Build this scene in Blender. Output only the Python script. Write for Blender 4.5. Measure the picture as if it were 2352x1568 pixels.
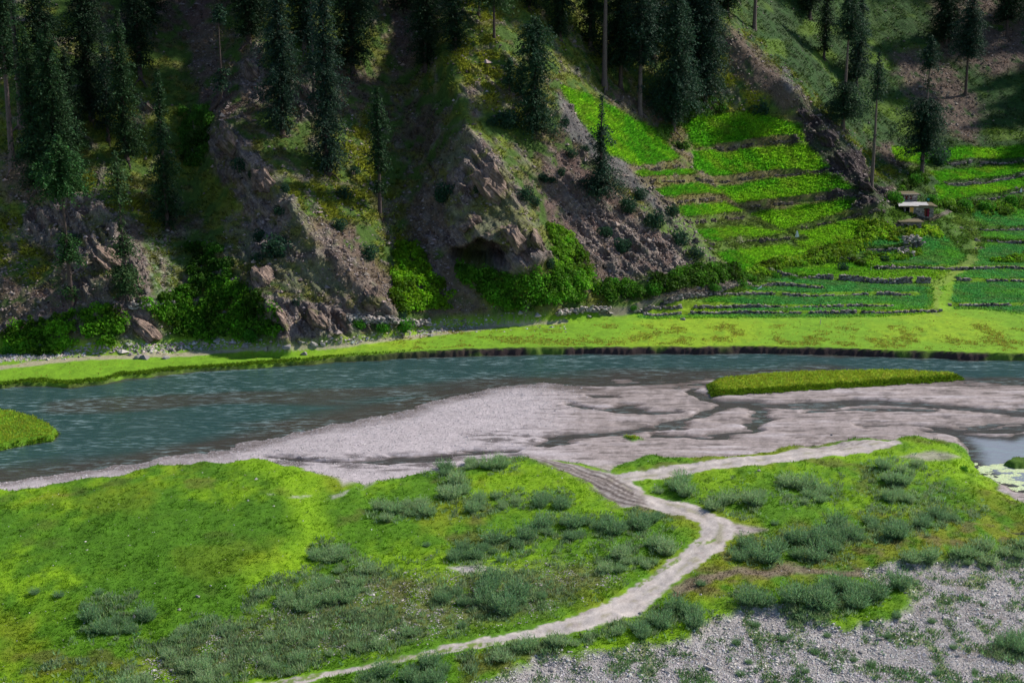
import bpy, math, random
import numpy as np
from math import radians, pi
rng = np.random.default_rng(7); random.seed(7)
for o in list(bpy.data.objects): bpy.data.objects.remove(o)
SC = bpy.context.scene; COLL = SC.collection
# ------------------------------------------------------------------ camera
PW, PH, FPX, HCAM, PITCH = 2352., 1568., 3231., 54., radians(14.5)
cam_d = bpy.data.cameras.new('camera'); cam = bpy.data.objects.new('camera', cam_d); COLL.objects.link(cam)
cam_d.sensor_width = 36; cam_d.lens = 36*FPX/PW; cam_d.clip_start = 1; cam_d.clip_end = 5000
cam.location = (0, 0, HCAM); cam.rotation_euler = (pi/2-PITCH, 0, 0); SC.camera = cam
# ------------------------------------------------------------------ light
SUN_EL, SUN_AZ = radians(40), radians(66)          # azimuth clockwise from +Y (the view direction)
w = bpy.data.worlds.new('World'); SC.world = w; w.use_nodes = True
nt = w.node_tree; bg = nt.nodes['Background']
sky = nt.nodes.new('ShaderNodeTexSky'); sky.sky_type = 'NISHITA'; sky.sun_disc = False
sky.sun_elevation = SUN_EL; sky.sun_rotation = SUN_AZ; sky.altitude = 2400
nt.links.new(sky.outputs[0], bg.inputs[0]); bg.inputs[1].default_value = 0.11
sd = bpy.data.lights.new('sun', 'SUN'); sd.energy = 4.5; sd.angle = radians(2.2); sd.color = (1, .93, .82)
so = bpy.data.objects.new('sun', sd); COLL.objects.link(so); so.location = (100, 100, 300)
so.rotation_euler = (pi/2-SUN_EL, 0, -SUN_AZ+pi)
SC.view_settings.view_transform = 'Standard'; SC.view_settings.look = 'None'
SC.view_settings.exposure = 0.42; SC.view_settings.gamma = 1
SC.render.engine = 'CYCLES'
try:
    SC.cycles.max_bounces = 5; SC.cycles.transparent_max_bounces = 4
except Exception: pass
# ------------------------------------------------------------------ noise
_p = np.random.default_rng(3).permutation(256).astype(np.int64); PERM = np.concatenate([_p, _p, _p])
_g = np.random.default_rng(4).normal(size=(256, 3)); GRAD = _g/np.linalg.norm(_g, axis=1)[:, None]*1.4
def perlin(x, y, z=0.0):
    x, y, z = np.broadcast_arrays(np.asarray(x, float), y, z)
    xi = np.floor(x).astype(np.int64); yi = np.floor(y).astype(np.int64); zi = np.floor(z).astype(np.int64)
    xf = x-xi; yf = y-yi; zf = z-zi; xi &= 255; yi &= 255; zi &= 255
    f = lambda t: t*t*t*(t*(t*6-15)+10)
    u, v, q = f(xf), f(yf), f(zf); r = 0
    for dx in (0, 1):
        a = PERM[xi+dx]; wx = u if dx else 1-u
        for dy in (0, 1):
            b = PERM[a+yi+dy]; wy = v if dy else 1-v
            for dz in (0, 1):
                g = GRAD[PERM[b+zi+dz]]; wz = q if dz else 1-q
                r = r+wx*wy*wz*(g[..., 0]*(xf-dx)+g[..., 1]*(yf-dy)+g[..., 2]*(zf-dz))
    return r
def fbm(x, y, z=0.0, o=4, gain=.5):
    a, s, r = 1, 1, 0
    for i in range(o):
        r = r+a*perlin(x*s+i*17.3, y*s-i*9.1, z*s+i*5.7); a *= gain; s *= 2.03
    return r
def ridged(x, y, z=0.0, o=4):
    a, s, r = 1, 1, 0
    for i in range(o):
        r = r+a*(1-2*np.abs(perlin(x*s+i*11.3, y*s-i*7.1, z*s+i*3.7))); a *= .5; s *= 2.1
    return r/2
def ss(a, b, x): t = np.clip((x-a)/(b-a), 0, 1); return t*t*(3-2*t)
def mixc(c, col, m):
    return c+(np.asarray(col, float)-c)*m[..., None]
# ------------------------------------------------------------------ pixel <-> world
cP, sP = math.cos(PITCH), math.sin(PITCH)
def ray(u, v):
    dx = (np.asarray(u, float)-PW/2)/FPX; ds = (PH/2-np.asarray(v, float))/FPX
    return dx, cP+ds*sP, -sP+ds*cP
def on_plane(u, v, Z=0.0):
    dx, dy, dz = ray(u, v); t = (Z-HCAM)/np.minimum(dz, -1e-3); return dx*t, dy*t
def to_px(x, y, z):
    dz = z-HCAM; dep = y*cP-dz*sP; up = y*sP+dz*cP
    return PW/2+FPX*x/dep, PH/2-FPX*up/dep
def sdf(poly, x, y, pad=8.0):
    """signed distance, + inside; far outside clipped to -pad"""
    P = np.asarray(poly, float); out = np.full(x.shape, -pad)
    m = (x > P[:, 0].min()-pad) & (x < P[:, 0].max()+pad) & (y > P[:, 1].min()-pad) & (y < P[:, 1].max()+pad)
    if not m.any(): return out
    X, Y = x[m], y[m]; d = np.full(X.shape, 1e18); ins = np.zeros(X.shape, bool)
    for i in range(len(P)):
        a, b = P[i], P[(i+1) % len(P)]; e = b-a
        t = np.clip(((X-a[0])*e[0]+(Y-a[1])*e[1])/(e@e+1e-12), 0, 1)
        d = np.minimum(d, (X-a[0]-t*e[0])**2+(Y-a[1]-t*e[1])**2)
        c = (a[1] > Y) != (b[1] > Y)
        ins ^= c & (X < a[0]+(Y-a[1])*e[0]/(e[1] if e[1] else 1e-12))
    d = np.sqrt(d); out[m] = np.where(ins, d, -d); return out
def dline(pts, x, y, pad=20.0):
    P = np.asarray(pts, float); out = np.full(x.shape, pad)
    m = (x > P[:, 0].min()-pad) & (x < P[:, 0].max()+pad) & (y > P[:, 1].min()-pad) & (y < P[:, 1].max()+pad)
    if not m.any(): return out
    X, Y = x[m], y[m]; d = np.full(X.shape, 1e18)
    for a, b in zip(P[:-1], P[1:]):
        e = b-a; t = np.clip(((X-a[0])*e[0]+(Y-a[1])*e[1])/(e@e+1e-12), 0, 1)
        d = np.minimum(d, (X-a[0]-t*e[0])**2+(Y-a[1]-t*e[1])**2)
    out[m] = np.minimum(np.sqrt(d), pad); return out
def wp(poly, Z=0.0):
    P = np.asarray(poly, float); x, y = on_plane(P[:, 0], P[:, 1], Z); return np.stack([x, y], 1)
# ------------------------------------------------------------------ materials
def nodes(name):
    m = bpy.data.materials.new(name); m.use_nodes = True
    return m, m.node_tree.nodes, m.node_tree.links, m.node_tree.nodes['Principled BSDF']
def coord_noise(N, L, scale, detail=4, rough=.6, vec=None):
    if vec is None:
        g = N.new('ShaderNodeNewGeometry'); vec = g.outputs['Position']
    n = N.new('ShaderNodeTexNoise'); n.inputs['Scale'].default_value = scale
    n.inputs['Detail'].default_value = detail; n.inputs['Roughness'].default_value = rough
    L.new(vec, n.inputs['Vector']); return n
def maprange(N, L, sock, a, b, c, d):
    r = N.new('ShaderNodeMapRange'); L.new(sock, r.inputs[0])
    for i, q in enumerate((a, b, c, d)): r.inputs[i+1].default_value = q
    return r.outputs[0]
def math_(N, L, op, a, b):
    r = N.new('ShaderNodeMath'); r.operation = op
    for i, q in enumerate((a, b)):
        if isinstance(q, (int, float)): r.inputs[i].default_value = q
        else: L.new(q, r.inputs[i])
    return r.outputs[0]
def scale_col(N, L, col, fac):
    r = N.new('ShaderNodeVectorMath'); r.operation = 'SCALE'; L.new(col, r.inputs[0]); L.new(fac, r.inputs['Scale']); return r.outputs[0]
def attr(N, name, out='Color'):
    a = N.new('ShaderNodeAttribute'); a.attribute_name = name; return a.outputs[out]
def ground_mat(name, s1, s2, amp, bump, bscale, rough=.95):
    m, N, L, B = nodes(name)
    n1 = coord_noise(N, L, s1, 5, .65); n2 = coord_noise(N, L, s2, 2, .6)
    f = math_(N, L, 'MULTIPLY', maprange(N, L, n1.outputs[0], .25, .75, 1-amp, 1+amp), maprange(N, L, n2.outputs[0], .3, .7, 1-amp*.8, 1+amp*.8))
    L.new(scale_col(N, L, attr(N, 'col'), f), B.inputs['Base Color'])
    B.inputs['Roughness'].default_value = rough; B.inputs['Specular IOR Level'].default_value = .2
    L.new(maprange(N, L, attr(N, 'wet', 'Fac'), 0, 1, rough, .35), B.inputs['Roughness'])
    b = N.new('ShaderNodeBump'); b.inputs['Strength'].default_value = 1; b.inputs['Distance'].default_value = bump
    n3 = coord_noise(N, L, bscale, 5, .7); L.new(n3.outputs[0], b.inputs['Height']); L.new(b.outputs[0], B.inputs['Normal'])
    return m
def strata(m, dist, lo=.62, hi=1.35):
    N, L = m.node_tree.nodes, m.node_tree.links; B = N['Principled BSDF']
    g = N.new('ShaderNodeNewGeometry'); r = N.new('ShaderNodeVectorRotate'); r.rotation_type = 'Y_AXIS'; r.inputs['Angle'].default_value = radians(-48); L.new(g.outputs['Position'], r.inputs['Vector'])
    mp = N.new('ShaderNodeMapping'); mp.inputs['Scale'].default_value = (.35, .7, 2.6); L.new(r.outputs[0], mp.inputs[0])
    n = coord_noise(N, L, .8, 6, .68, mp.outputs[0])
    vo = N.new('ShaderNodeTexVoronoi'); vo.feature = 'DISTANCE_TO_EDGE'; vo.inputs['Scale'].default_value = .55; L.new(mp.outputs[0], vo.inputs['Vector'])
    crack = maprange(N, L, vo.outputs['Distance'], 0, .08, .72, 1)
    rk = attr(N, 'wet', 'Fac') if dist < 0 else None
    f = math_(N, L, 'MULTIPLY', maprange(N, L, n.outputs[0], .32, .68, lo, hi), crack)
    h = math_(N, L, 'MULTIPLY', n.outputs[0], crack)
    if rk:
        f = math_(N, L, 'ADD', math_(N, L, 'MULTIPLY', math_(N, L, 'SUBTRACT', f, 1.), rk), 1.); h = math_(N, L, 'MULTIPLY', h, rk)
        for l in list(B.inputs['Roughness'].links): L.remove(l)
    src = B.inputs['Base Color'].links[0].from_socket; L.new(scale_col(N, L, src, f), B.inputs['Base Color'])
    b0 = B.inputs['Normal'].links[0].from_socket; b = N.new('ShaderNodeBump'); b.inputs['Distance'].default_value = abs(dist); L.new(h, b.inputs['Height']); L.new(b0, b.inputs['Normal']); L.new(b.outputs[0], B.inputs['Normal'])
def leaf_mat(name, trans=.3, rough=.7):
    m, N, L, B = nodes(name)
    c = attr(N, 'col'); L.new(c, B.inputs['Base Color']); B.inputs['Roughness'].default_value = rough
    B.inputs['Specular IOR Level'].default_value = .15
    t = N.new('ShaderNodeBsdfTranslucent'); L.new(c, t.inputs['Color'])
    mx = N.new('ShaderNodeMixShader'); mx.inputs[0].default_value = trans
    L.new(B.outputs[0], mx.inputs[1]); L.new(t.outputs[0], mx.inputs[2])
    L.new(mx.outputs[0], N['Material Output'].inputs['Surface']); return m
def plain_mat(name, col, amp=.3, scale=6, rough=.85, bump=.02, usecol=False, metal=0):
    m, N, L, B = nodes(name)
    n = coord_noise(N, L, scale, 5, .65); f = maprange(N, L, n.outputs[0], .25, .75, 1-amp, 1+amp)
    if usecol: c = attr(N, 'col')
    else:
        rgb = N.new('ShaderNodeRGB'); rgb.outputs[0].default_value = (*col, 1); c = rgb.outputs[0]
    L.new(scale_col(N, L, c, f), B.inputs['Base Color']); B.inputs['Roughness'].default_value = rough
    B.inputs['Specular IOR Level'].default_value = .25; B.inputs['Metallic'].default_value = metal
    b = N.new('ShaderNodeBump'); b.inputs['Distance'].default_value = bump; L.new(n.outputs[0], b.inputs['Height']); L.new(b.outputs[0], B.inputs['Normal'])
    return m
M = {}
M['grass'] = ground_mat('meadow_grass', .5, 5, .16, .07, 3)
M['sand'] = ground_mat('river_sand', .6, 7, .13, .07, 6)
M['gravel'] = ground_mat('gravel', 3, 14, .30, .10, 8)
M['road'] = ground_mat('packed_dirt', .7, 10, .10, .03, 5)
M['hill'] = ground_mat('hillside', .8, 5, .34, .30, 2.2)
M['crop'] = ground_mat('crops', 1.2, 5, .25, .3, 3)
strata(M['hill'], -.9)
M['leaf'] = leaf_mat('leaves', .42); M['needle'] = leaf_mat('needles', .2); M['blade'] = leaf_mat('grass_blades', .4)
M['bark'] = plain_mat('bark', (.075, .055, .05), .4, 5, .95, .04)
M['palebark'] = plain_mat('pale_bark', (.12, .09, .085), .4, 4, .95, .04)
M['rock'] = plain_mat('rock', (.2, .17, .15), .38, 1.6, .9, .25, True)
strata(M['rock'], .7)
M['stone'] = plain_mat('stone', (.3, .28, .26), .25, 7, .85, .03, True)
M['timber'] = plain_mat('timber', (.20, .15, .10), .3, 5)
M['palewood'] = plain_mat('pale_timber', (.45, .38, .33), .2, 5)
M['earthroof'] = plain_mat('earth_roof', (.14, .12, .07), .4, 3, .95, .08)
M['sheet'] = plain_mat('roof_sheet', (.47, .46, .47), .25, 1.5, .5, .03)
M['yellow'] = plain_mat('yellow_door', (.75, .42, .10), .25, 2)
M['maroon'] = plain_mat('maroon_cloth', (.20, .015, .04), .3, 3)
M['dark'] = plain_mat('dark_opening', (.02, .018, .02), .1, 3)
M['redwood'] = plain_mat('red_brown_wood', (.13, .03, .02), .3, 4)
M['white'] = plain_mat('white_cloth', (.8, .8, .82), .05, 4)
M['teal'] = plain_mat('turquoise_plastic', (.10, .5, .55), .05, 4)
# ------------------------------------------------------------------ mesh helpers
def mesh_obj(name, V, F, mat, parent=None, col=None, wet=None, smooth=False, normals=None):
    V = np.ascontiguousarray(V, np.float32); F = np.ascontiguousarray(F, np.int32); k = F.shape[1]
    me = bpy.data.meshes.new(name); me.vertices.add(len(V)); me.vertices.foreach_set('co', V.ravel())
    me.loops.add(F.size); me.loops.foreach_set('vertex_index', F.ravel())
    me.polygons.add(len(F)); me.polygons.foreach_set('loop_start', np.arange(0, F.size, k, dtype=np.int32))
    me.polygons.foreach_set('use_smooth', np.full(len(F), smooth))
    if col is not None:
        a = me.attributes.new('col', 'FLOAT_COLOR', 'POINT')
        a.data.foreach_set('color', np.concatenate([np.clip(col, 0, 1), np.ones((len(V), 1))], 1).astype(np.float32).ravel())
    if wet is not None:
        a = me.attributes.new('wet', 'FLOAT', 'POINT'); a.data.foreach_set('value', wet.astype(np.float32).ravel())
    me.update(calc_edges=True)
    if normals is not None: me.normals_split_custom_set_from_vertices(normals.astype(np.float32))
    me.materials.append(mat)
    o = bpy.data.objects.new(name, me); COLL.objects.link(o)
    if parent is not None: o.parent = parent
    return o
def tag(o, label=None, cat=None, group=None, kind=None):
    if label: o['label'] = label
    if cat: o['category'] = cat
    if group: o['group'] = group
    if kind: o['kind'] = kind
    return o
def empty(name, loc, rz=0, scale=1):
    o = bpy.data.objects.new(name, None); COLL.objects.link(o); o.location = loc; o.rotation_euler = (0, 0, rz)
    o.scale = (scale,)*3; o.empty_display_size = .3; return o
class MB:                                            # mixed quad collector
    def __init__(s): s.V = []; s.F = []; s.C = []; s.n = 0
    def add(s, V, F, c=(.5, .5, .5)):
        V = np.asarray(V, float); s.V.append(V); s.F.append(np.asarray(F)+s.n); s.n += len(V)
        c = np.asarray(c, float); s.C.append(np.broadcast_to(c, (len(V), 3)))
    def box(s, c, d, rz=0, jit=0, col=(.5, .5, .5), tilt=0):
        v = np.array([[x, y, z] for z in (-.5, .5) for y in (-.5, .5) for x in (-.5, .5)])*np.asarray(d)
        if jit: v = v+rng.normal(size=v.shape)*jit*np.asarray(d)
        if tilt:
            a = tilt; R = np.array([[math.cos(a), 0, math.sin(a)], [0, 1, 0], [-math.sin(a), 0, math.cos(a)]]); v = v@R.T
        R = np.array([[math.cos(rz), -math.sin(rz), 0], [math.sin(rz), math.cos(rz), 0], [0, 0, 1]])
        s.add(v@R.T+np.asarray(c), [[0, 2, 3, 1], [4, 5, 7, 6], [0, 1, 5, 4], [2, 6, 7, 3], [0, 4, 6, 2], [1, 3, 7, 5]], col)
    def tube(s, pts, rad, n=8, col=(.5, .5, .5)):
        pts = np.asarray(pts, float); rings = []
        for i, p in enumerate(pts):
            t = pts[min(i+1, len(pts)-1)]-pts[max(i-1, 0)]; t /= np.linalg.norm(t)+1e-9
            a = np.cross(t, [0, 1, .01]); a /= np.linalg.norm(a)+1e-9; b = np.cross(t, a)
            an = np.arange(n)*2*pi/n; rings.append(p+rad[i]*(np.cos(an)[:, None]*a+np.sin(an)[:, None]*b))
        V = np.concatenate(rings); F = []
        for i in range(len(pts)-1):
            for j in range(n): F.append([i*n+j, i*n+(j+1) % n, (i+1)*n+(j+1) % n, (i+1)*n+j])
        s.add(V, F, col)
    def obj(s, name, mat, parent=None, smooth=False):
        return mesh_obj(name, np.concatenate(s.V), np.concatenate(s.F), mat, parent, np.concatenate(s.C), smooth=smooth)
def quads(C, A, B, col):
    """leaf quads: centres C, half axes A,B (N,3); col (N,3)"""
    V = np.stack([C-A, C-B*.9, C+A, C+B*.9], 1).reshape(-1, 3)
    return V, np.arange(len(V)).reshape(-1, 4), np.repeat(col, 4, 0)
# ================================================================== TERRAIN
# --- column / row layout (fan shaped grid in world space: x = s*y)
sd_ = np.linspace(-.455, .455, 980)
out_ = .455+np.cumsum(np.geomspace(.002, .07, 26))
S = np.concatenate([-out_[::-1], sd_, out_])
rows = list(np.linspace(20, 98, 22)); yy = 100.
while yy < 405:
    rows.append(yy); yy += min(yy*yy/(HCAM*FPX)*2.4, .30)
rows += list(405+np.cumsum(np.geomspace(.5, 60, 34)))
R = np.array(rows); NR, NC = len(R), len(S)
# --- depth of the hill seen along each direction (control table), metres
TU = [-150, 50, 250, 430, 560, 680, 800, 930, 1060, 1180, 1290, 1400, 1520, 1640, 1740, 1830, 1930, 2000, 2120, 2250, 2400]
TV = [-700, -400, -100, 0, 100, 200, 300, 400, 500, 560, 600, 650, 700, 760, 840]
TD = {
 -100: [278, 272, 276, 285, 279, 276, 281, 289, 281, 284, 293, 308, 322, 326, 344, 358, 372, 382, 392, 396, 398],
 0:   [269, 264, 268, 277, 270, 267, 272, 281, 271, 276, 287, 300, 312, 313, 332, 346, 360, 370, 378, 381, 383],
 100: [260, 255, 259, 268, 260, 258, 264, 273, 261, 264, 278, 292, 305, 307, 311, 332, 348, 357, 363, 366, 368],
 200: [251, 247, 250, 259, 249, 249, 256, 264, 252, 255, 262, 283, 297, 300, 302, 304, 334, 342, 349, 352, 354],
 300: [243, 239, 242, 250, 238, 241, 248, 255, 242, 249, 254, 262, 288, 294, 297, 299, 303, 322, 334, 338, 341],
 400: [235, 232, 233, 241, 231, 231, 239, 247, 234, 239, 246, 250, 264, 283, 287, 289, 290, 296, 310, 321, 325],
 500: [227, 226, 223, 232, 226, 223, 228, 238, 228, 230, 240, 243, 247, 268, 275, 278, 280, 279, 282, 297, 303],
 560: [223, 221, 217, 226, 221, 218, 222, 232, 226, 225, 234, 238, 241, 254, 264, 269, 271, 272, 274, 280, 283],
 600: [219, 218, 214, 222, 218, 215, 218, 228, 224, 222, 230, 235, 238, 244, 255, 260, 263, 264, 265, 266, 267],
 650: [215, 214, 210, 217, 213, 212, 214, 223, 223, 221, 226, 231, 234, 238, 245, 246, 247, 248, 248, 249, 249],
 700: [211, 210, 207, 213, 209, 208, 211, 218, 221, 220, 223, 227, 229, 231, 232, 232, 233, 233, 233, 233, 233],
 760: [207.5, 207, 204.5, 209, 206, 205.5, 208, 214, 219, 219, 221, 223, 225, 225, 225, 225, 225, 225, 225, 225, 225],
 840: [201, 201, 200, 203, 201, 201, 203, 209, 216, 217, 218, 219, 220, 220, 220, 220, 220, 220, 220, 220, 220]}
b = np.array(TD[-100], float); TD[-400] = list(b+np.where(np.array(TU) < 1350, 32, 46)); TD[-700] = list(b+np.where(np.array(TU) < 1350, 74, 110))
TAB = np.array([TD[v] for v in TV], float)
gu = np.arange(-1500, 3901, 10.); gv = np.arange(-700, 841, 10.)
tmp = np.array([np.interp(gu, TU, r) for r in TAB])
DG = np.array([np.interp(gv, TV, tmp[:, j]) for j in range(len(gu))]).T
k = np.exp(-.5*(np.arange(-6, 7)/2.6)**2); k /= k.sum()
pad = np.pad(DG, ((6, 6), (6, 6)), 'edge')
DG = sum(k[i]*pad[i:i+DG.shape[0], :] for i in range(13)); DG = sum(k[i]*DG[:, i:i+len(gu)] for i in range(13))
GU, GV = np.meshgrid(gu, gv)
CRESTS = [([(60, 60), (90, 300), (150, 430), (260, 520), (330, 640), (340, 700)], 2.0, 45),
          ([(500, 285), (560, 350), (640, 430), (710, 540), (820, 640), (900, 720)], 4.0, 45),
          ([(620, 690), (650, 760), (660, 790)], 2.0, 30),
          ([(1000, 60), (1040, 180), (1075, 285), (1130, 370), (1190, 470), (1240, 600)], 4.5, 45),
          ([(1090, 40), (1200, 160), (1290, 245), (1400, 350), (1500, 440), (1600, 560), (1660, 620)], 3.5, 35),
          ([(1640, 30), (1740, 145), (1830, 225), (1930, 330), (1985, 430), (2010, 475)], 4.5, 35),
          ([(700, 20), (740, 180), (780, 300), (850, 450)], 2.2, 40),
          ([(440, 520), (540, 600), (600, 690)], 1.5, 30)]
for pts, A, wd in CRESTS:
    d = dline(pts, GU, GV, 200.); DG = DG-A*np.exp(-d/wd)
def bil(G, u, v):
    a = np.clip((u-gu[0])/10, 0, len(gu)-1.001); b_ = np.clip((v-gv[0])/10, 0, len(gv)-1.001)
    i = b_.astype(int); j = a.astype(int); fa = a-j; fb = b_-i
    return (G[i, j]*(1-fa)+G[i, j+1]*fa)*(1-fb)+(G[i+1, j]*(1-fa)+G[i+1, j+1]*fa)*fb
vs = np.concatenate([np.arange(1600, 840, -20.), np.arange(840, -701, -5.)])
Zc = np.zeros((NR, NC)); _, ry, rz_ = ray(0*vs, vs); tg = -rz_/ry
for j, s in enumerate(S):
    uu = PW/2+FPX*s*ry
    Yg = np.where(tg > .01, HCAM/np.maximum(tg, .01), 1e4)
    D = np.where(vs > 838, Yg, np.minimum(bil(DG, uu, vs), Yg))
    D = np.maximum.accumulate(D+np.arange(len(D))*1e-4)
    Zt = HCAM-D*tg
    zj = np.interp(R, D, Zt, left=0)
    far = R > D[-1]; zj[far] = Zt[-1]+(R[far]-D[-1])*.5
    Zc[:, j] = zj
# light smoothing along rows and columns
for ax in (0, 1):
    a_ = np.pad(Zc, [(2, 2) if q == ax else (0, 0) for q in (0, 1)], 'edge')
    sl = lambda i: a_[i:i+NR] if ax == 0 else a_[:, i:i+NC]
    Zc = (sl(0)+2*sl(1)+3*sl(2)+2*sl(3)+sl(4))/9
X = S[None, :]*R[:, None]; Y = np.repeat(R[:, None], NC, 1); Z = Zc.copy()
U, V = to_px(X, Y, Z)
hill = ss(.5, 2.0, Z)*ss(0, 1, (Y > 190)*1.0)       # 0 on the flat, 1 on the hill
# --- flat ground: river, bars, meadows (polygons are places on the ground)
WZ = -1.2
RIVER = wp([(-1500, 900), (-300, 900), (0, 880), (150, 876), (300, 864), (420, 848), (540, 838), (700, 829), (850, 819), (1000, 811), (1180, 806), (1400, 805), (1700, 803), (2000, 812), (2200, 818), (2400, 822), (2700, 830), (4000, 850),
            (4000, 900), (2700, 882), (2400, 876), (2240, 872), (2100, 862), (1900, 860), (1700, 864), (1600, 866), (1540, 869), (1380, 878), (1200, 882), (1060, 905), (900, 945), (760, 975), (640, 1002), (500, 1030), (380, 1052), (260, 1070), (140, 1085), (0, 1100), (-300, 1130), (-1500, 1200)], WZ)
FARM = wp([(-3000, 940), (-600, 910), (-300, 893), (0, 872), (60, 866), (150, 872), (240, 864), (290, 850), (330, 848), (420, 838), (540, 830), (700, 820), (850, 811), (1000, 803), (1180, 798), (1400, 796), (1700, 794), (1900, 797), (2060, 803), (2200, 808), (2400, 812), (2700, 820), (5000, 850), (5000, 300), (-3000, 300)], 0)
FARM[-1, 1] = FARM[-2, 1] = 700
LAND = wp([(-3000, 1300), (-400, 1160), (0, 1120), (150, 1096), (300, 1074), (450, 1050), (600, 1040), (640, 1050), (700, 1074), (850, 1098), (990, 1072), (1190, 1035), (1230, 1030), (1410, 1052), (1500, 1036), (1700, 1028), (1860, 1014), (1960, 996), (1990, 993), (2120, 990), (2200, 1008), (2240, 1030), (2250, 1065), (2290, 1105), (2370, 1135), (2600, 1170), (5000, 1400), (5000, 9000), (-3000, 9000)], 0)
LAND[-1, 1] = LAND[-2, 1] = -50; LAND[-1, 0] = -200; LAND[-2, 0] = 200
ISLE = wp([(1630, 880), (1660, 868), (1760, 858), (1860, 853), (2050, 850), (2180, 856), (2215, 862), (2160, 869), (2050, 876), (1900, 888), (1740, 898), (1640, 903)], -.7)
LISLE = wp([(-500, 925), (-100, 930), (0, 936), (60, 946), (115, 966), (140, 985), (128, 1003), (60, 1014), (0, 1026), (-200, 1040), (-500, 1060)], -.6)
MISLE = wp([(1435, 1008), (1455, 1002), (1475, 1008), (1455, 1016)], -.8)
RISLE = wp([(2305, 1058), (2360, 1048), (2420, 1052), (2420, 1075), (2340, 1072)], -.8)
POND = wp([(2120, 990), (2180, 996), (2300, 998), (2500, 992), (3000, 990), (3000, 1200), (2500, 1160), (2352, 1134), (2270, 1105), (2235, 1075), (2225, 1030), (2200, 1010)], WZ)
POND2 = wp([(2320, 1218), (2345, 1210), (2420, 1208), (2420, 1235), (2340, 1228)], -.3)
CHAN = [([(1600, 900), (1680, 925), (1640, 950), (1560, 975), (1440, 993), (1300, 1003), (1240, 1018)], 1.3),
        ([(1680, 925), (1740, 950), (1765, 970), (1720, 990), (1600, 1000), (1500, 1003)], .7),
        ([(1680, 925), (1800, 935), (1950, 926), (2100, 932), (2352, 948), (2700, 950)], 1.7),
        ([(1850, 948), (1960, 945), (2150, 950)], .9),
        ([(1300, 928), (1380, 938), (1450, 938), (1530, 948)], 1.0), ([(1380, 908), (1440, 912)], .6),
        ([(2150, 988), (2250, 992), (2400, 990)], 1.2), ([(2000, 982), (2200, 984), (2400, 978)], .3),
        ([(640, 1057), (760, 1062), (900, 1062), (1050, 1050), (1190, 1040)], .5),
        ([(1225, 1018), (1290, 1012)], 1.1)]
ROAD = wp([(300, 1640), (560, 1566), (700, 1545), (900, 1508), (1100, 1463), (1300, 1418), (1400, 1373), (1480, 1318), (1560, 1263), (1603, 1225), (1598, 1202), (1560, 1184), (1480, 1169), (1430, 1168), (1385, 1145), (1350, 1110), (1300, 1085), (1220, 1050), (1190, 1035), (1230, 1030), (1300, 1052), (1390, 1078), (1420, 1082), (1540, 1066), (1700, 1046), (1850, 1020), (1960, 1000), (2060, 1003), (2080, 1018), (2000, 1038), (1880, 1053), (1700, 1076), (1560, 1095), (1460, 1105), (1495, 1132), (1580, 1148), (1640, 1168), (1690, 1195), (1700, 1220), (1670, 1260), (1600, 1310), (1530, 1360), (1475, 1410), (1350, 1450), (1200, 1477), (1000, 1512), (800, 1547), (700, 1573), (400, 1660), (200, 1700)], 0)
GRAVEL = wp([(900, 1760), (1090, 1560), (1300, 1495), (1480, 1475), (1600, 1446), (1690, 1395), (1790, 1390), (1850, 1412), (1930, 1425), (2030, 1402), (2100, 1345), (2010, 1330), (1970, 1305), (2060, 1290), (2200, 1285), (2360, 1270), (2600, 1250), (3500, 1250), (3500, 2400), (900, 2400)], 0)
flat = (1-hill)
sel = (Y < 300)
wx = X+.9*fbm(X*.22, Y*.13, 3.1, 4)*1.4; wy = Y+1.3*fbm(X*.16, Y*.12, 9.7, 4)*1.4
def Uw_(u, v): return u+7*fbm(X*.8, Y*.8, 3, 3)
def W(poly, pad=8.): return sdf(poly, wx, wy, pad)
dR = W(RIVER, 30.); dF = sdf(FARM, X+.5*fbm(X*.35, Y*.2, 2.2, 3), Y+.9*fbm(X*.12, Y*.2, 5, 3)+.25*fbm(X*.9, Y*.9, 5, 2), 30.); dL = W(LAND, 30.)
dI = sdf(ISLE, X, Y+.4*fbm(X*.5, Y*.3, 1.2, 3), 6.); dLI = sdf(LISLE, X, Y+.5*fbm(X*.5, Y*.3, 4.2, 3), 10.)
dMI = W(MISLE, 4.); dRI = W(RISLE, 4.); dP = W(POND, 10.); dP2 = W(POND2, 4.)
dC = np.full(X.shape, 9.)
cx = X+1.6*fbm(X*.12, Y*.25, 7.7, 4)*1.5; cy = Y+1.5*fbm(X*.10, Y*.33, 1.7, 4)*1.5
for pts, hw in CHAN:
    dC = np.minimum(dC, dline(wp(pts, WZ), cx, cy, 9.)-hw*.5)
bar = WZ+np.where(dR > 0, np.maximum(-dR*.3, -1.), np.minimum(-dR*.045, .34))+.06*fbm(X*.25, Y*.6, 4, 4)
rip = fbm(X*.09+Y*.03, Y*.55, 3.3, 5)
flatness = ss(1200, 1400, U)*ss(1040, 990, V)          # the braided, barely wet part of the bar
bar = bar-(.10+.10*rip+.10*fbm(X*.16+Y*.1, Y*.9-X*.1, 12, 5))*flatness*(dR < 0)
bar = np.where(dR < -.3, np.minimum(bar, WZ-.10+np.clip(dC*.30, -.05, .6)), bar)
bar = np.where(dP > -2, np.minimum(bar, WZ-np.clip(dP*.25, -.5, .4)), bar)
g = bar
g = g+(-.35-g)*ss(-.4, 1.1, dI)*1.0
g = np.where(dLI > -3, g+(-.45+.25*ss(0, 8, dLI)-g)*ss(-.2, .9, dLI), g)
g = np.where(dMI > -3, g+(-.75-g)*ss(-.2, .5, dMI), g)
g = np.where(dRI > -3, g+(-.55-g)*ss(-.2, .8, dRI), g)
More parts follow.
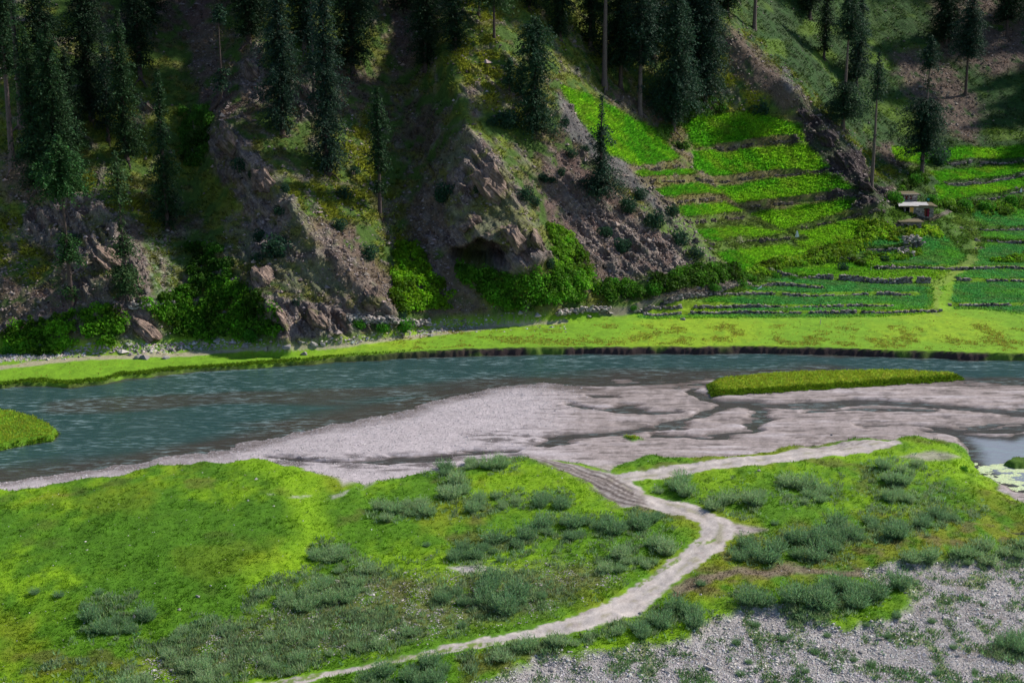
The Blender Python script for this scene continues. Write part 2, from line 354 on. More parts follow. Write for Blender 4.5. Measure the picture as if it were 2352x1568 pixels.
land = .30*fbm(X*.09, Y*.09, 1.1, 4)+.16*fbm(X*.33, Y*.33, 5.1, 3)+.04*fbm(X*.9, Y*.9, 2.1, 3)
PLAT = wp([(-600, 1240), (0, 1165), (300, 1110), (560, 1075), (640, 1082), (700, 1115), (690, 1150), (730, 1190), (700, 1225), (705, 1285), (600, 1345), (400, 1400), (150, 1420), (-600, 1480)], 0)
land = land+.6*ss(-2.2, 3.2, W(PLAT, 14.))
slope_w = np.where(U > 1000, 3.0, 1.8)
dG = W(GRAVEL, 14.); dRd = sdf(ROAD, X+.25*fbm(X*.7, Y*.7, 8.2, 3), Y+.3*fbm(X*.6, Y*.6, 3.2, 3), 10.)
hol = ss(16, 4, np.hypot(Uw_(U, V)-712, (V-1262)*1.1))
land = land-.6*hol-.55*ss(-.5, 1.6, dG)-.06*ss(-.4, .5, dRd)
g = g+(land-g)*ss(-.1, slope_w, dL)
g = np.where(dP2 > -1, g-.3*ss(-.6, .6, dP2), g)
farg = .10*fbm(X*.2, Y*.2, 6.1, 4)+.10*ss(20, 0, dF)*0
farg = farg-.18-.6*ss(1000, 600, U)*np.exp(-np.maximum(dF, 0)/5.)
g = g+(farg-g)*ss(-.45, .65, dF)
g = np.where(Y < 95, g*0+.2, g)
Z = Z+g*flat*(Y < 262)+ (1-(Y < 262))*farg*flat
# terrace steps on the hill fields
WALLS = {
 'lane':   [(1450, 714), (1500, 706), (1560, 692), (1640, 674), (1720, 655)],
 'long_upper': [(1762, 630), (1800, 634), (1850, 638), (1960, 645), (2040, 652), (2080, 650), (2135, 648)],
 'spur':   [(1725, 660), (1790, 656), (1850, 660), (1892, 664)],
 'middle': [(1600, 670), (1680, 676), (1760, 675), (1850, 681), (1960, 677), (2110, 677)],
 'low_a':  [(1500, 706), (1600, 705), (1750, 708), (1900, 707), (2050, 705)],
 'low_b':  [(1480, 717), (1600, 718), (1750, 718), (1900, 718), (2080, 717), (2160, 713)],
 'slope_a': [(1640, 345), (1720, 333), (1790, 326), (1830, 324)],
 'slope_b': [(1600, 420), (1680, 413), (1760, 404), (1840, 397)],
 'slope_c': [(1705, 478), (1780, 466), (1860, 458), (1960, 445)],
 'slope_d': [(1830, 530), (1890, 512), (1960, 492), (2030, 484)],
 'lobe_a': [(1475, 420), (1540, 413), (1610, 412)],
 'lobe_b': [(1525, 468), (1590, 460), (1650, 452)],
 'lobe_c': [(1575, 515), (1640, 503), (1710, 494)],
 'lobe_d': [(1630, 568), (1700, 557), (1790, 549), (1850, 546)],
 'bright': [(1480, 392), (1540, 386), (1580, 378)],
 'right_a': [(2175, 378), (2230, 372), (2300, 374), (2370, 368)],
 'right_b': [(2170, 424), (2230, 424), (2290, 414), (2370, 400)],
 'right_c': [(2225, 462), (2270, 456), (2310, 448), (2370, 432)],
 'right_d': [(2205, 524), (2260, 529), (2370, 526)],
 'right_e': [(2240, 552), (2290, 554), (2370, 560)],
 'right_f': [(2160, 617), (2240, 619), (2300, 615), (2370, 620)],
 'right_g': [(2200, 644), (2280, 646), (2370, 646)],
 'right_h': [(2180, 700), (2260, 703), (2370, 700)],
 'inner_a': [(1920, 602), (1960, 596), (2010, 600)],
 'inner_b': [(2010, 618), (2080, 616), (2170, 616)],
 'inner_c': [(1990, 575), (2060, 574), (2110, 566)],
}
def col_of(x, y): return np.interp(x/y, S, np.arange(NC))
def find(u, v):
    """first terrain hit along the ray through (u,v)"""
    dx, dy, dz = [float(q) for q in ray(u, v)]
    yq = np.arange(95., 520., .2); t = yq/dy; zq = HCAM+t*dz
    j = float(np.interp(dx/dy, S, np.arange(NC))); j0 = min(int(j), NC-2); fj = j-j0
    colz = Z[:, j0]*(1-fj)+Z[:, j0+1]*fj
    h = np.interp(yq, R, colz); hit = np.nonzero(h >= zq)[0]
    i = hit[0] if len(hit) else len(yq)-1
    return np.array([dx/dy*yq[i], yq[i], h[i]])
def ground_z(x, y):
    j = float(np.interp(x/y, S, np.arange(NC))); j0 = min(int(j), NC-2); fj = j-j0
    i = float(np.interp(y, R, np.arange(NR))); i0 = min(int(i), NR-2); fi = i-i0
    return float((Z[i0, j0]*(1-fj)+Z[i0, j0+1]*fj)*(1-fi)+(Z[i0+1, j0]*(1-fj)+Z[i0+1, j0+1]*fj)*fi)
WALLP = {}
for n_, pts in WALLS.items():
    P = []
    for a, b_ in zip(pts[:-1], pts[1:]):
        q = max(2, int(abs(b_[0]-a[0])/6))
        for t in np.arange(q)/q: P.append(find(a[0]+(b_[0]-a[0])*t, a[1]+(b_[1]-a[1])*t))
    P.append(find(*pts[-1])); P = np.array(P)
    kk = np.ones(7)/7; PY = np.convolve(np.pad(P[:, 1], 3, 'edge'), kk, 'valid'); P[:, 1] = PY
    WALLP[n_] = P
for n_, P in WALLP.items():
    sP_ = P[:, 0]/P[:, 1]; o_ = np.argsort(sP_); yw = np.interp(S, sP_[o_], P[o_, 1])
    inr = ss(sP_.min()-.004, sP_.min()+.004, S)*ss(sP_.max()+.004, sP_.max()-.004, S)
    dY = Y-yw[None, :]
    st = .55 if P[:, 1].mean() > 262 else .42
    Z = Z+inr[None, :]*np.where(dY > 0, st*np.exp(-dY/4.)*ss(0, .35, dY), -st*.6*np.exp(dY/3.))
# --- masks on the hill, traced on the slope
Uw = U+14*fbm(X*.25, Z*.25, Y*.2, 4); Vw = V+14*fbm(X*.25, Z*.25, Y*.2+40, 4)
def H(poly, soft=9., pad=40.): return ss(-soft, soft, sdf(poly, Uw, Vw, pad))*((Y > 190)*1.0)
def HS(poly, soft=3., pad=20.): return ss(-soft, soft, sdf(poly, U+.2*(Uw-U), V+.2*(Vw-V), pad))*((Y > 190)*1.0)
def HN(poly, soft=3., pad=20.): return ss(-soft, soft, sdf(poly, U+.5*(Uw-U), V+.35*(Vw-V), pad))
rock = np.zeros(X.shape)
ROCKS = [[(55, 455), (110, 440), (200, 450), (300, 500), (340, 600), (350, 690), (250, 700), (180, 690), (120, 600), (60, 520)],
         [(485, 300), (520, 288), (570, 325), (640, 400), (660, 450), (720, 520), (800, 590), (880, 660), (905, 720), (820, 705), (720, 680), (620, 650), (560, 600), (520, 520), (560, 470), (500, 400)],
         [(620, 690), (660, 678), (740, 698), (830, 720), (870, 762), (760, 785), (640, 785), (605, 740)],
         [(275, 705), (330, 708), (380, 755), (415, 800), (330, 812), (280, 800)],
         [(1020, 330), (1070, 288), (1120, 330), (1180, 410), (1235, 510), (1268, 600), (1200, 632), (1130, 620), (1050, 592), (980, 570), (950, 500), (980, 420)],
         [(1265, 400), (1330, 400), (1450, 500), (1560, 560), (1600, 610), (1500, 640), (1400, 630), (1320, 560)],
         [(1828, 215), (1880, 255), (1930, 300), (1980, 365), (2020, 470), (1975, 485), (1900, 460), (1860, 420), (1835, 380), (1815, 300)],  # dark ridge, outline widened to take in its shadow on the field
         [(560, 110), (600, 115), (610, 230), (575, 240), (555, 200)], [(670, 160), (720, 170), (735, 260), (700, 290), (665, 240)],
         [(318, 235), (360, 235), (365, 268), (322, 270)], [(1060, 200), (1100, 190), (1120, 250), (1090, 280)],
         [(820, 660), (880, 670), (905, 715), (850, 720)], [(2000, 440), (2050, 420), (2070, 470), (2030, 485)]]
for q in ROCKS: rock = np.maximum(rock, H(q, 8))
rn = ridged(X*.10+Z*.08, Y*.1, Z*.12-X*.05, 4)
rock = rock*ss(-.15, .35, rn+.35)
rock = rock*(.40+.60*ss(-.15, .3, fbm(X*.10+3, Y*.09, Z*.16, 4)+.12)); rock = np.maximum(rock, .6*hill*ss(.62, .85, rn)*(U < 1700)*ss(820, 700, V))
EARTH = [[(395, -30), (480, -30), (500, 120), (560, 280), (500, 300), (445, 160)], [(1230, 390), (1300, 330), (1420, 440), (1560, 520), (1650, 610), (1500, 650), (1380, 650), (1290, 560), (1250, 480)],
         [(2130, -30), (2400, -30), (2400, 150), (2280, 170), (2160, 130)], [(2040, 120), (2150, 110), (2260, 250), (2240, 330), (2120, 290)],
         [(1680, 60), (1760, 140), (1850, 240), (1800, 260), (1680, 170), (1650, 80)], [(0, 640), (200, 690), (330, 700), (270, 740), (0, 770)],
         [(900, 690), (1040, 560), (1060, 640), (1140, 725), (1000, 735)], [(900, 0), (950, 0), (960, 150), (900, 200)],
         [(960, 430), (1010, 420), (1040, 560), (1000, 640), (950, 580), (930, 500)], [(1400, 200), (1560, 270), (1500, 290), (1400, 230)], [(0, 350), (90, 360), (120, 440), (60, 480), (0, 440)],
         [(700, 500), (800, 520), (900, 640), (900, 700), (780, 640)], [(2000, 330), (2050, 330), (2100, 375), (2060, 390)]]
earth = np.zeros(X.shape)
for q in EARTH: earth = np.maximum(earth, .9*H(q, 14))
SCREE = [[(1275, 210), (1345, 280), (1440, 370), (1560, 470), (1650, 600), (1620, 600), (1500, 480), (1380, 390), (1290, 290)], [(1560, 370), (1600, 380), (1660, 440), (1640, 440), (1580, 395)], [(1790, 150), (1840, 220), (1800, 200)]]
scree = np.zeros(X.shape)
for q in SCREE: scree = np.maximum(scree, H(q, 6))
OLIVE = [[(780, 300), (840, 250), (900, 480), (960, 560), (880, 560), (800, 430)], [(1020, 130), (1090, 50), (1250, 200), (1290, 280), (1180, 290), (1060, 190)], [(1420, 420), (1500, 470), (1640, 620), (1560, 560), (1430, 470)],
         [(1650, 130), (1700, 170), (1770, 230), (1740, 265), (1640, 260)], [(1650, 30), (1740, 120), (1830, 215), (1950, 330), (1990, 420), (2060, 400), (1960, 320), (1850, 210), (1700, 60)], [(0, 480), (60, 520), (130, 620), (80, 660), (0, 640)], [(180, 380), (300, 430), (400, 540), (380, 640), (320, 520), (200, 450)],
         [(640, 440), (760, 400), (840, 500), (760, 520)], [(230, 370), (290, 420), (330, 470), (250, 420)], [(1060, 0), (1100, -20), (1160, 60), (1080, 40)]]
olive = np.zeros(X.shape)
for q in OLIVE: olive = np.maximum(olive, H(q, 16))
BRIGHT = [[(1292, 198), (1380, 238), (1500, 300), (1552, 365), (1480, 388), (1400, 350), (1330, 270)], [(1560, 275), (1620, 264), (1740, 262), (1835, 290), (1845, 325), (1700, 332), (1600, 335)],
          [(1590, 352), (1700, 338), (1850, 335), (1900, 385), (1800, 400), (1650, 412), (1600, 395)], [(1462, 398), (1580, 384), (1600, 402), (1490, 416)], [(1508, 436), (1610, 420), (1655, 445), (1530, 458)],
          [(1650, 430), (1800, 408), (1900, 405), (1960, 435), (1800, 464), (1705, 474)], [(1548, 478), (1660, 466), (1700, 488), (1580, 504)], [(1730, 492), (1850, 472), (1965, 462), (1930, 492), (1800, 528)],
          [(1600, 532), (1700, 520), (1800, 540), (1640, 560)], [(1830, 538), (1900, 512), (1990, 500), (2010, 528), (1930, 562), (1840, 572)], [(1650, 582), (1800, 562), (1860, 580), (1750, 612), (1690, 625)],
          [(1800, 628), (1960, 602), (2170, 622), (2165, 648), (2050, 648), (1900, 640)], [(2140, 398), (2370, 378), (2370, 398), (2160, 420)], [(2150, 430), (2370, 405), (2370, 430), (2160, 460)], [(2050, 340), (2180, 345), (2370, 340), (2370, 365), (2170, 375), (2060, 370)]]
bright = np.zeros(X.shape)
for q in BRIGHT: bright = np.maximum(bright, ss(-7, 1, sdf(q, U+.3*(Uw-U), V+.3*(Vw-V), 20.))*(Y > 190))
COOL = [[(1470, 725), (1480, 712), (1620, 690), (1700, 660), (1800, 640), (2170, 650), (2140, 712), (2000, 722), (1600, 724)], [(2000, 540), (2170, 540), (2220, 590), (2160, 640), (2000, 590), (1930, 590)], [(2230, 480), (2400, 450), (2400, 720), (2190, 700), (2200, 600), (2260, 570)]]
cool = np.zeros(X.shape)
for q in COOL: cool = np.maximum(cool, HS(q, 5)*(1-bright))
for P in WALLP.values():          # the foot of each terrace wall is rough, weedy ground
    d = dline(np.stack([P[:, 0], P[:, 1]], 1), X, Y, 3.); bright *= ss(.35, .8, d); cool *= ss(.4, 1., d)
STRIP = [(2190, 505), (2235, 530), (2250, 570), (2230, 600), (2190, 630), (2150, 650), (2145, 712)]
dstrip = dline(STRIP, Uw, Vw, 40.)
cool *= ss(8, 16, dstrip)
rock = rock*(1-bright)*(1-cool)
# --- 3D rock relief along the normals
def normals_of(X, Y, Z):
    P = np.stack([X, Y, Z], -1); du = np.gradient(P, axis=1); dv = np.gradient(P, axis=0)
    n = np.cross(du, dv); n /= np.linalg.norm(n, axis=-1)[..., None]+1e-12
    return n*np.where(n[..., 2:] < 0, -1, 1)
Nn = normals_of(X, Y, Z)
a1 = X*.67-Z*.74; a2 = Z*.67+X*.74          # beds dip down to the right
lay = fbm(a1*.10, a2*.75, Y*.25, 5, .6)
blk = ridged(a1*.22, a2*.5, Y*.3, 5)
hm = hill*(Y < 420)
fin = ridged(a1*.9, a2*2.2, Y*1.1, 3)
disp = rock*(.85*blk+1.15*lay+.40*fin-.4)+hm*(1-rock)*(1-np.maximum(bright, cool)*.85)*(.45*fbm(X*.16, Y*.16, Z*.16, 5, .6)+.16*ridged(a1*.5, a2*.9, Y*.5, 3))
disp = disp+earth*.25*blk*(1-rock)+scree*.1*fbm(X*2, Y*2, Z*2, 2)
disp = disp+np.maximum(bright, cool)*.12*fbm(X*1.2, Y*1.2, Z*1.2, 3)
disp = np.where(R[:, None] > 405, 0, disp)*ss(-.56, -.455, S)*ss(.56, .455, S)
U0, V0 = U, V
X = X+Nn[..., 0]*disp; Yd = Y+Nn[..., 1]*disp; Z = Z+Nn[..., 2]*disp
# cave under the cliff: a real hollow pushed back into the slope
cave = ss(1.0, .45, np.sqrt(((U0-1105)/82)**2+((V0-588)/36)**2)+.3*fbm(X*.3, Z*.5, 1, 3))
lip = ss(1.0, .2, np.sqrt(((U0-1150)/110)**2+((V0-540)/45)**2))
Yd = Yd+10*cave*(Y > 200)-1.5*lip*(Y > 200)*(1-cave)
Yg_, Y = Y, Yd
U, V = to_px(X, Y, Z)
# --- colours (ground albedo, with some light and shade painted in)
n1 = fbm(X*.05, Yg_*.05, Z*.05, 4); n2 = fbm(X*.35+9, Yg_*.35, Z*.35, 4); n3 = fbm(X*1.6, Yg_*1.6, Z*1.6, 3)
col = np.zeros(X.shape+(3,))+(.055, .105, .018)
col = mixc(col, (.115, .075, .070), ss(-.05, .45, n2+.6*n1)*.8)
col = mixc(col, (.14, .17, .02), ss(-.1, .4, n2*.8-.7*n1+.2*n3)*.75)
col = mixc(col, (.022, .062, .016), ss(1600, 1750, U0)*.85); col = mixc(col, (.10, .17, .02), ss(1600, 1750, U0)*ss(.15, .5, fbm(X*.06, Y*.06, Z*.16+3, 3))*.7)  # right hillside: shade painted as darker grass, dappled light as paler patches
sp = ss(.30, .5, fbm(X*1.1, Yg_*1.1, Z*1.1+7, 3))
col = mixc(col, (.21, .24, .025), olive*ss(-.35, .25, n2+.5*n3)*.9)
col = mixc(col, (.14, .09, .085), earth*ss(-.5, .1, n2+.2)*.85)
col = mixc(col, (.14, .13, .135), scree*.85)
tz = HS([(1440, 385), (1500, 330), (1560, 262), (1840, 262), (1860, 380), (2020, 490), (1990, 570), (1690, 630), (1640, 590)], 8)
col = mixc(col, (.15, .12, .055), tz*ss(-.5, .1, n2+.3)*.75); col = mixc(col, (.10, .15, .02), tz*ss(.1, .5, -n2)*.6)
rc = np.zeros(col.shape)+(.26, .18, .15); rc = rc*(1.0, .94, .93); rc = mixc(rc, (.13, .095, .085), ss(-.2, .35, lay)); rc = mixc(rc, (.08, .06, .055), ss(.2, .6, -fin)*.5); rc = mixc(rc, (.30, .255, .23), ss(.3, .65, blk-.1*lay)*.7); rc = mixc(rc, (.26, .15, .09), ss(.25, .6, n2)*.35)
r5 = ss(1790, 1815, U0)*ss(2045, 2025, U0)*ss(200, 215, V0)*ss(500, 480, V0); rc = mixc(rc, (.055, .043, .048), r5*.9)  # dark ridge rock, with the ridge's own shade painted into its colour
rm = rock*(1-.75*ss(-.05, .4, n2-.4*lay-.2*blk)*(1-r5))
col = col+(rc-col)*rm[..., None]
col = mixc(col, (.33, .34, .30), H([(330, 560), (380, 540), (420, 640), (400, 690), (345, 660)], 20)*ss(.0, .35, n3)*.5)
bc = np.zeros(col.shape)+(.085, .29, .014); bc = mixc(bc, (.19, .39, .018), ss(-.3, .35, n1*1.4+.4*n2)); bc = mixc(bc, (.16, .20, .03), ss(.1, .5, n2)*.45); bc = mixc(bc, (.035, .13, .01), ss(.2, .6, n3)*.5)
col = col+(bc-col)*bright[..., None]
cc = np.zeros(col.shape)+(.065, .25, .055); cc = mixc(cc, (.11, .31, .030), ss(-.2, .3, n1+.3*n2)); cc = mixc(cc, (.13, .20, .06), ss(.1, .5, n2-.4*n1)*.5); cc = mixc(cc, (.03, .13, .03), ss(.1, .6, n3)*.5)
col = col+(cc-col)*cool[..., None]
fringe = ss(1440, 1500, U0)*ss(470, 520, V0+.12*(U0-1900)*(U0 > 1900))*hill*(1-np.maximum(bright, cool))*(1-rock)
col = mixc(col, (.085, .17, .02), fringe*.7)
col = mixc(col, (.15, .23, .04), ss(14, 7, dstrip)*.7)
# flat ground
fm = (1-hill); fl = (Yg_ < 262)*fm
n4 = fbm(X*.5, Yg_*.25, 3, 4); n5 = fbm(X*2.2, Yg_*1.4, 3, 3)
barc = np.zeros(col.shape)+(.43, .385, .405); barc = mixc(barc, (.27, .225, .215), ss(1180, 1400, U0)*ss(-.4, .3, rip+.4)*.8)
barc = mixc(barc, (.17, .145, .14), ss(.1, .5, n4+.5*rip)*ss(1150, 1350, U0)*.6)
wetz = ss(WZ+.20, WZ+.02, Z); barc = mixc(barc, (.085, .065, .055), wetz*.85)
mud = ss(.0, .35, fbm(X*.25, Yg_*1.1, 8, 4)+.12)*np.maximum(HN([(1060, 990), (1200, 975), (1350, 995), (1250, 1020), (1100, 1015)], 15), HN([(620, 1040), (1200, 1028), (1190, 1050), (900, 1078), (640, 1066)], 8))
barc = mixc(barc, (.065, .055, .055), mud*.85)
strk = fbm(X*.22+Yg_*.10, Yg_*1.5-X*.08, 12, 5); fine = fbm(X*.9, Yg_*3.2, 14, 3)
barc = mixc(barc, (.22, .19, .19), ss(.02, .4, strk)*ss(1150, 1350, U0)*.45); barc = mixc(barc, (.42, .375, .385), ss(.1, .5, -strk+.15*fine)*.25)
barc = mixc(barc, (.10, .085, .08), ss(.28, .5, strk+.35*fine)*ss(1150, 1300, U0)*.7)
fcol = barc
mg = np.zeros(col.shape)+(.080, .195, .008)
mg = mixc(mg, (.17, .31, .008), ss(-.25, .4, n1*1.0+.45*n4)); mg = mixc(mg, (.050, .125, .012), ss(.15, .6, fbm(X*.8, Yg_*.5, 41, 4)+.3*n4)*.5)
mg = mixc(mg, (.19, .24, .012), ss(.15, .6, fbm(X*.07+5, Yg_*.06, 1, 4)+.15*n4)*.75)
mg = mixc(mg, (.11, .085, .03), ss(.25, .6, fbm(X*.14, Yg_*.12, 12, 4))*.55)
leftm = ss(900, 600, U0)*ss(1500, 1350, V0); mg = mixc(mg, (.055, .15, .008), leftm*ss(.35, -.1, n1+.15*n4)*.6); mg = mixc(mg, (.19, .34, .008), .7*ss(70, 10, dline([(560, 1045), (640, 1075), (700, 1120), (700, 1190), (730, 1230), (690, 1290), (600, 1350)], Uw, Vw, 90.)))  # the pale band paints in the lit rim of the left rise
# stony brown turf in the lower middle, towards the gravel
stony = ss(-10, 60, sdf([(150, 1600), (420, 1440), (700, 1350), (820, 1290), (1000, 1300), (1300, 1270), (1480, 1290), (1400, 1370), (1200, 1440), (900, 1500), (600, 1560)], Uw, Vw, 80.))
mg = mixc(mg, (.12, .125, .045), stony*ss(-.5, .3, n4+.2)*.8)
mg = mixc(mg, (.27, .25, .235), stony*ss(.12, .5, n5*.6+.5*n2)*.4)
yel = ss(-10, 50, sdf([(1640, 1250), (1800, 1190), (2000, 1160), (2140, 1140), (2400, 1170), (2400, 1270), (2000, 1320), (1600, 1400), (1480, 1400)], Uw, Vw, 80.))
mg = mixc(mg, (.18, .20, .015), yel*ss(-.4, .2, n4)*.75); mg = mixc(mg, (.15, .11, .06), yel*ss(.1, .45, n2)*.6)
btrk = ss(16, 5, dline([(1560, 1350), (1640, 1318), (1800, 1306), (2000, 1312), (2200, 1322), (2400, 1330)], Uw, Vw, 30.))
mg = mixc(mg, (.20, .15, .12), btrk*.85)
gm = ss(-.25, .35, dL)
sandy = np.maximum(HN([(700, 1075), (850, 1062), (1190, 1040), (1000, 1070), (900, 1092), (820, 1108), (790, 1112), (770, 1095)], 8), HN([(1300, 1040), (1500, 1030), (1960, 990), (1850, 1022), (1500, 1035), (1420, 1050), (1400, 1085)], 5))
sandy = np.maximum(sandy, .6*ss(-.2, .3, n4+.2)*ss(6, 1, dline([(620, 1148), (700, 1146), (790, 1135), (860, 1105)], Uw, V0+.3*(Vw-V0), 20.))); sandy = np.maximum(sandy, HN([(1640, 1190), (1760, 1215), (1700, 1232)], 6)); sandy = np.maximum(sandy, HN([(2060, 1050), (2140, 1030), (2210, 1045), (2130, 1058)], 5)*.8)
sandy = np.maximum(sandy, .9*HN([(1030, 1300), (1100, 1296), (1140, 1308), (1060, 1318)], 5))
strip_g = HN([(1410, 1058), (1500, 1040), (1700, 1030), (1860, 1018), (1840, 1030), (1700, 1045), (1500, 1072), (1410, 1080)], 5)
gm2 = gm*(1-.95*sandy*(1-strip_g))
fcol = fcol+(mg-fcol)*gm2[..., None]
gr = ss(-.5, .8, dG+.9*n4)
grc = np.zeros(col.shape)+(.34, .315, .31); grc = mixc(grc, (.16, .13, .12), ss(.0, .5, n2)*.6); grc = mixc(grc, (.17, .23, .05), ss(.0, .35, n4-.15*n1+.3*n2)*.65); grc = mixc(grc, (.55, .53, .51), ss(.35, .5, n5)*.5)
fcol = mixc(fcol, (.05, .035, .03), hol*.9); fcol = fcol+(grc-fcol)*(gr*gm)[..., None]
rdm = ss(.22, .60, dRd+.35*fbm(X*1.3, Yg_*1.3, 55, 3)); roadc = np.zeros(col.shape)+(.38, .345, .335)
ruts = fbm(X*.5+Yg_*.25, (Yg_-X*.5)*1.1, 2, 4); roadc = mixc(roadc, (.27, .225, .21), ss(.05, .5, ruts)*.5)
muddy = HN([(1190, 1030), (1300, 1060), (1420, 1090), (1460, 1130), (1500, 1180), (1400, 1160), (1350, 1110), (1230, 1055)], 12)
muddy = np.maximum(muddy, HN([(1880, 985), (1980, 992), (2040, 1000), (1960, 1025), (1850, 1035), (1800, 1020)], 10)*.8)
RC = wp([(300, 1650), (620, 1572), (800, 1532), (1000, 1500), (1200, 1460), (1350, 1428), (1430, 1395), (1510, 1345), (1590, 1288), (1650, 1240), (1655, 1205), (1600, 1172), (1520, 1150), (1460, 1128), (1410, 1100), (1500, 1088), (1700, 1062), (1880, 1036), (2030, 1012)], 0)
RC2 = wp([(1200, 1038), (1290, 1068), (1370, 1100), (1440, 1140), (1520, 1160), (1600, 1175)], 0)
rw = .35*fbm(X*.25, Yg_*.25, 4, 3); dr1 = dline(RC, X, Yg_, 6.)+rw; dr2 = dline(RC2, X, Yg_, 6.)+rw
rut = np.maximum.reduce([np.exp(-((dr1-.95)/.25)**2)*.8, np.exp(-((dr2-.9)/.3)**2), .9*np.exp(-((dr2-1.9)/.25)**2), .8*np.exp(-((dr2-.1)/.25)**2)])
roadc = mixc(roadc, (.52, .47, .445), np.exp(-((dr1-.95)/.40)**2)*.8); roadc = mixc(roadc, (.26, .22, .205), rut*ss(-.35, .3, n4)*.55); roadc = mixc(roadc, (.24, .23, .13), np.exp(-(dr1/.35)**2)*ss(-.1, .3, n4)*.6)
fcol = fcol+(roadc-fcol)*rdm[..., None]
fcol = mixc(fcol, (.07, .055, .052), muddy*np.clip(rut+.25*ss(.1, .4, n5), 0, 1))
fcol = mixc(fcol, (.17, .14, .13), muddy*ss(-.15, .35, fbm((X*.3+Yg_*.2)*1.2, (Yg_*.9-X*.9)*1.4, 6, 3))*.7)
med = np.maximum.reduce([ss(7, 3, dline(wp_, U0, V0+6*n4, 20.)) for wp_ in ([(1470, 1340), (1500, 1315), (1560, 1280)], [(1600, 1252), (1640, 1240)], [(860, 1530), (1000, 1500), (1120, 1480), (1210, 1468)], [(640, 1568), (740, 1552)])])
fcol = mixc(fcol, (.13, .20, .03), med*ss(-.3, .1, n5)*.9)
fmm = ss(-.55, -.3, dF); fg = np.zeros(col.shape)+(.15, .30, .015); fg = mixc(fg, (.21, .34, .015), ss(-.2, .4, n1+.2*n4)); fg = mixc(fg, (.10, .22, .01), ss(.1, .5, n4)*.5)
och = ss(.0, .6, fbm(X*.22, Yg_*.16, 21, 5, .7)+.05)*ss(780, 990, U0)
fg = mixc(fg, (.24, .23, .02), och*ss(.1, .5, n5+.1)*.3)
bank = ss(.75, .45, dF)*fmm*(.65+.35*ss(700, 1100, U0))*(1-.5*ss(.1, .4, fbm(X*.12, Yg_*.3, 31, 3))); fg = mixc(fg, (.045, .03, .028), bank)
fcol = fcol+(fg-fcol)*fmm[..., None]
fp = ss(6, 2.5, dline([(-200, 862), (0, 838), (200, 818), (333, 813), (467, 806), (567, 797), (784, 790), (900, 776), (1000, 765), (1100, 751), (1200, 741), (1300, 736)], U0, V0+3*n2, 20.))
fcol = mixc(fcol, (.34, .29, .22), fp*.85)
strow = HN([(-50, 815), (100, 805), (300, 790), (500, 780), (800, 775), (1000, 740), (1250, 725), (1200, 738), (1000, 762), (800, 790), (500, 800), (200, 815), (-50, 838)], 5)
fcol = mixc(fcol, (.24, .21, .19), strow*ss(.0, .3, n5)*.8)
for dd, cc_ in ((dI, (.22, .30, .012)), (dLI, (.10, .22, .01)), (dMI, (.07, .17, .01)), (dRI, (.06, .13, .015))):
    m_ = ss(-.3, .2, dd); c_ = mixc(np.zeros(col.shape)+cc_, (.28, .27, .04) if dd is dI else (.08, .15, .01), ss(-.1, .4, n4)*.6); fcol = fcol+(c_-fcol)*m_[..., None]
fcol = mixc(fcol, (.03, .035, .02), ss(.3, .9, dP2))
fcol = fcol+(cc-fcol)*(cool*(dF > 4))[..., None]; fcol = mixc(fcol, (.17, .25, .04), ss(14, 7, dstrip)*.7)
upper = Yg_ >= 262
col = np.where((fl[..., None] > 0), col*(1-fm[..., None])+fcol*fm[..., None], col)
ledge = np.maximum(ss(7, 3, dline([(-50, 757), (60, 745), (160, 732), (270, 706), (330, 702)], Uw, Vw, 20.)), ss(6, 3, dline([(580, 690), (640, 686), (740, 703), (820, 720), (920, 735)], Uw, Vw, 20.)))
col = mixc(col, (.26, .21, .19), ledge*.8)
hp = np.maximum(ss(8, 4, dline([(1380, 716), (1430, 716), (1480, 700), (1580, 680), (1720, 652)], U0, V0, 20.)), HS([(1395, 706), (1450, 700), (1440, 722), (1390, 724)], 6))
hp = np.maximum(hp, ss(6, 3, dline([(2060, 520), (2100, 506), (2150, 500), (2190, 484), (2240, 478)], U0, V0, 20.)))
col = mixc(col, (.17, .13, .13), hp*.8)
col = np.clip(col*(1+(.16-.09*((fl > 0)*(gm > .5)))[..., None]*n3[..., None])*(1+.06*rng.normal(size=X.shape+(1,))), .004, .9)
wet = wetz*fl*(1-np.maximum(gm, fmm)); wet = np.where(hm > .5, np.clip(rm+.25*earth, 0, 1), wet)
# --- classes and objects
CL = np.full(X.shape, 0)      # 0 hillside 1 terrace_field 2 far meadow 3 bar 4 meadow 5 gravel 6 road 7 riverbed 8 isle
CL[(np.maximum(bright, cool) > .5)] = 1
f_ = fl > .5
CL[f_ & (dF > 0)] = 2; CL[f_ & (dF <= 0)] = 3
CL[f_ & (dL > 0) & (dF <= 0)] = 4; CL[f_ & (dL > 0) & (dF <= 0) & (gr > .5)] = 5
CL[f_ & (dF <= 0) & (dRd > 0)] = 6
CL[f_ & ((dI > 0) | (dLI > 0) | (dMI > 0) | (dRI > 0)) & (dF <= 0) & (dL < 0)] = 8
CL[f_ & (Z < WZ) & (CL == 3)] = 7
VV = np.stack([X, Y, Z], -1).reshape(-1, 3); CC = col.reshape(-1, 3); WW = wet.ravel()
Nf = np.cross(np.gradient(np.stack([X, Y, Z], -1), axis=1), np.gradient(np.stack([X, Y, Z], -1), axis=0)); Nf /= np.linalg.norm(Nf, axis=-1)[..., None]+1e-12
NN = Nf.reshape(-1, 3)
ii = (np.arange(NR-1)[:, None]*NC+np.arange(NC-1)[None, :]).ravel()
FF = np.stack([ii, ii+1, ii+NC+1, ii+NC], 1); FC = CL.ravel()[ii]
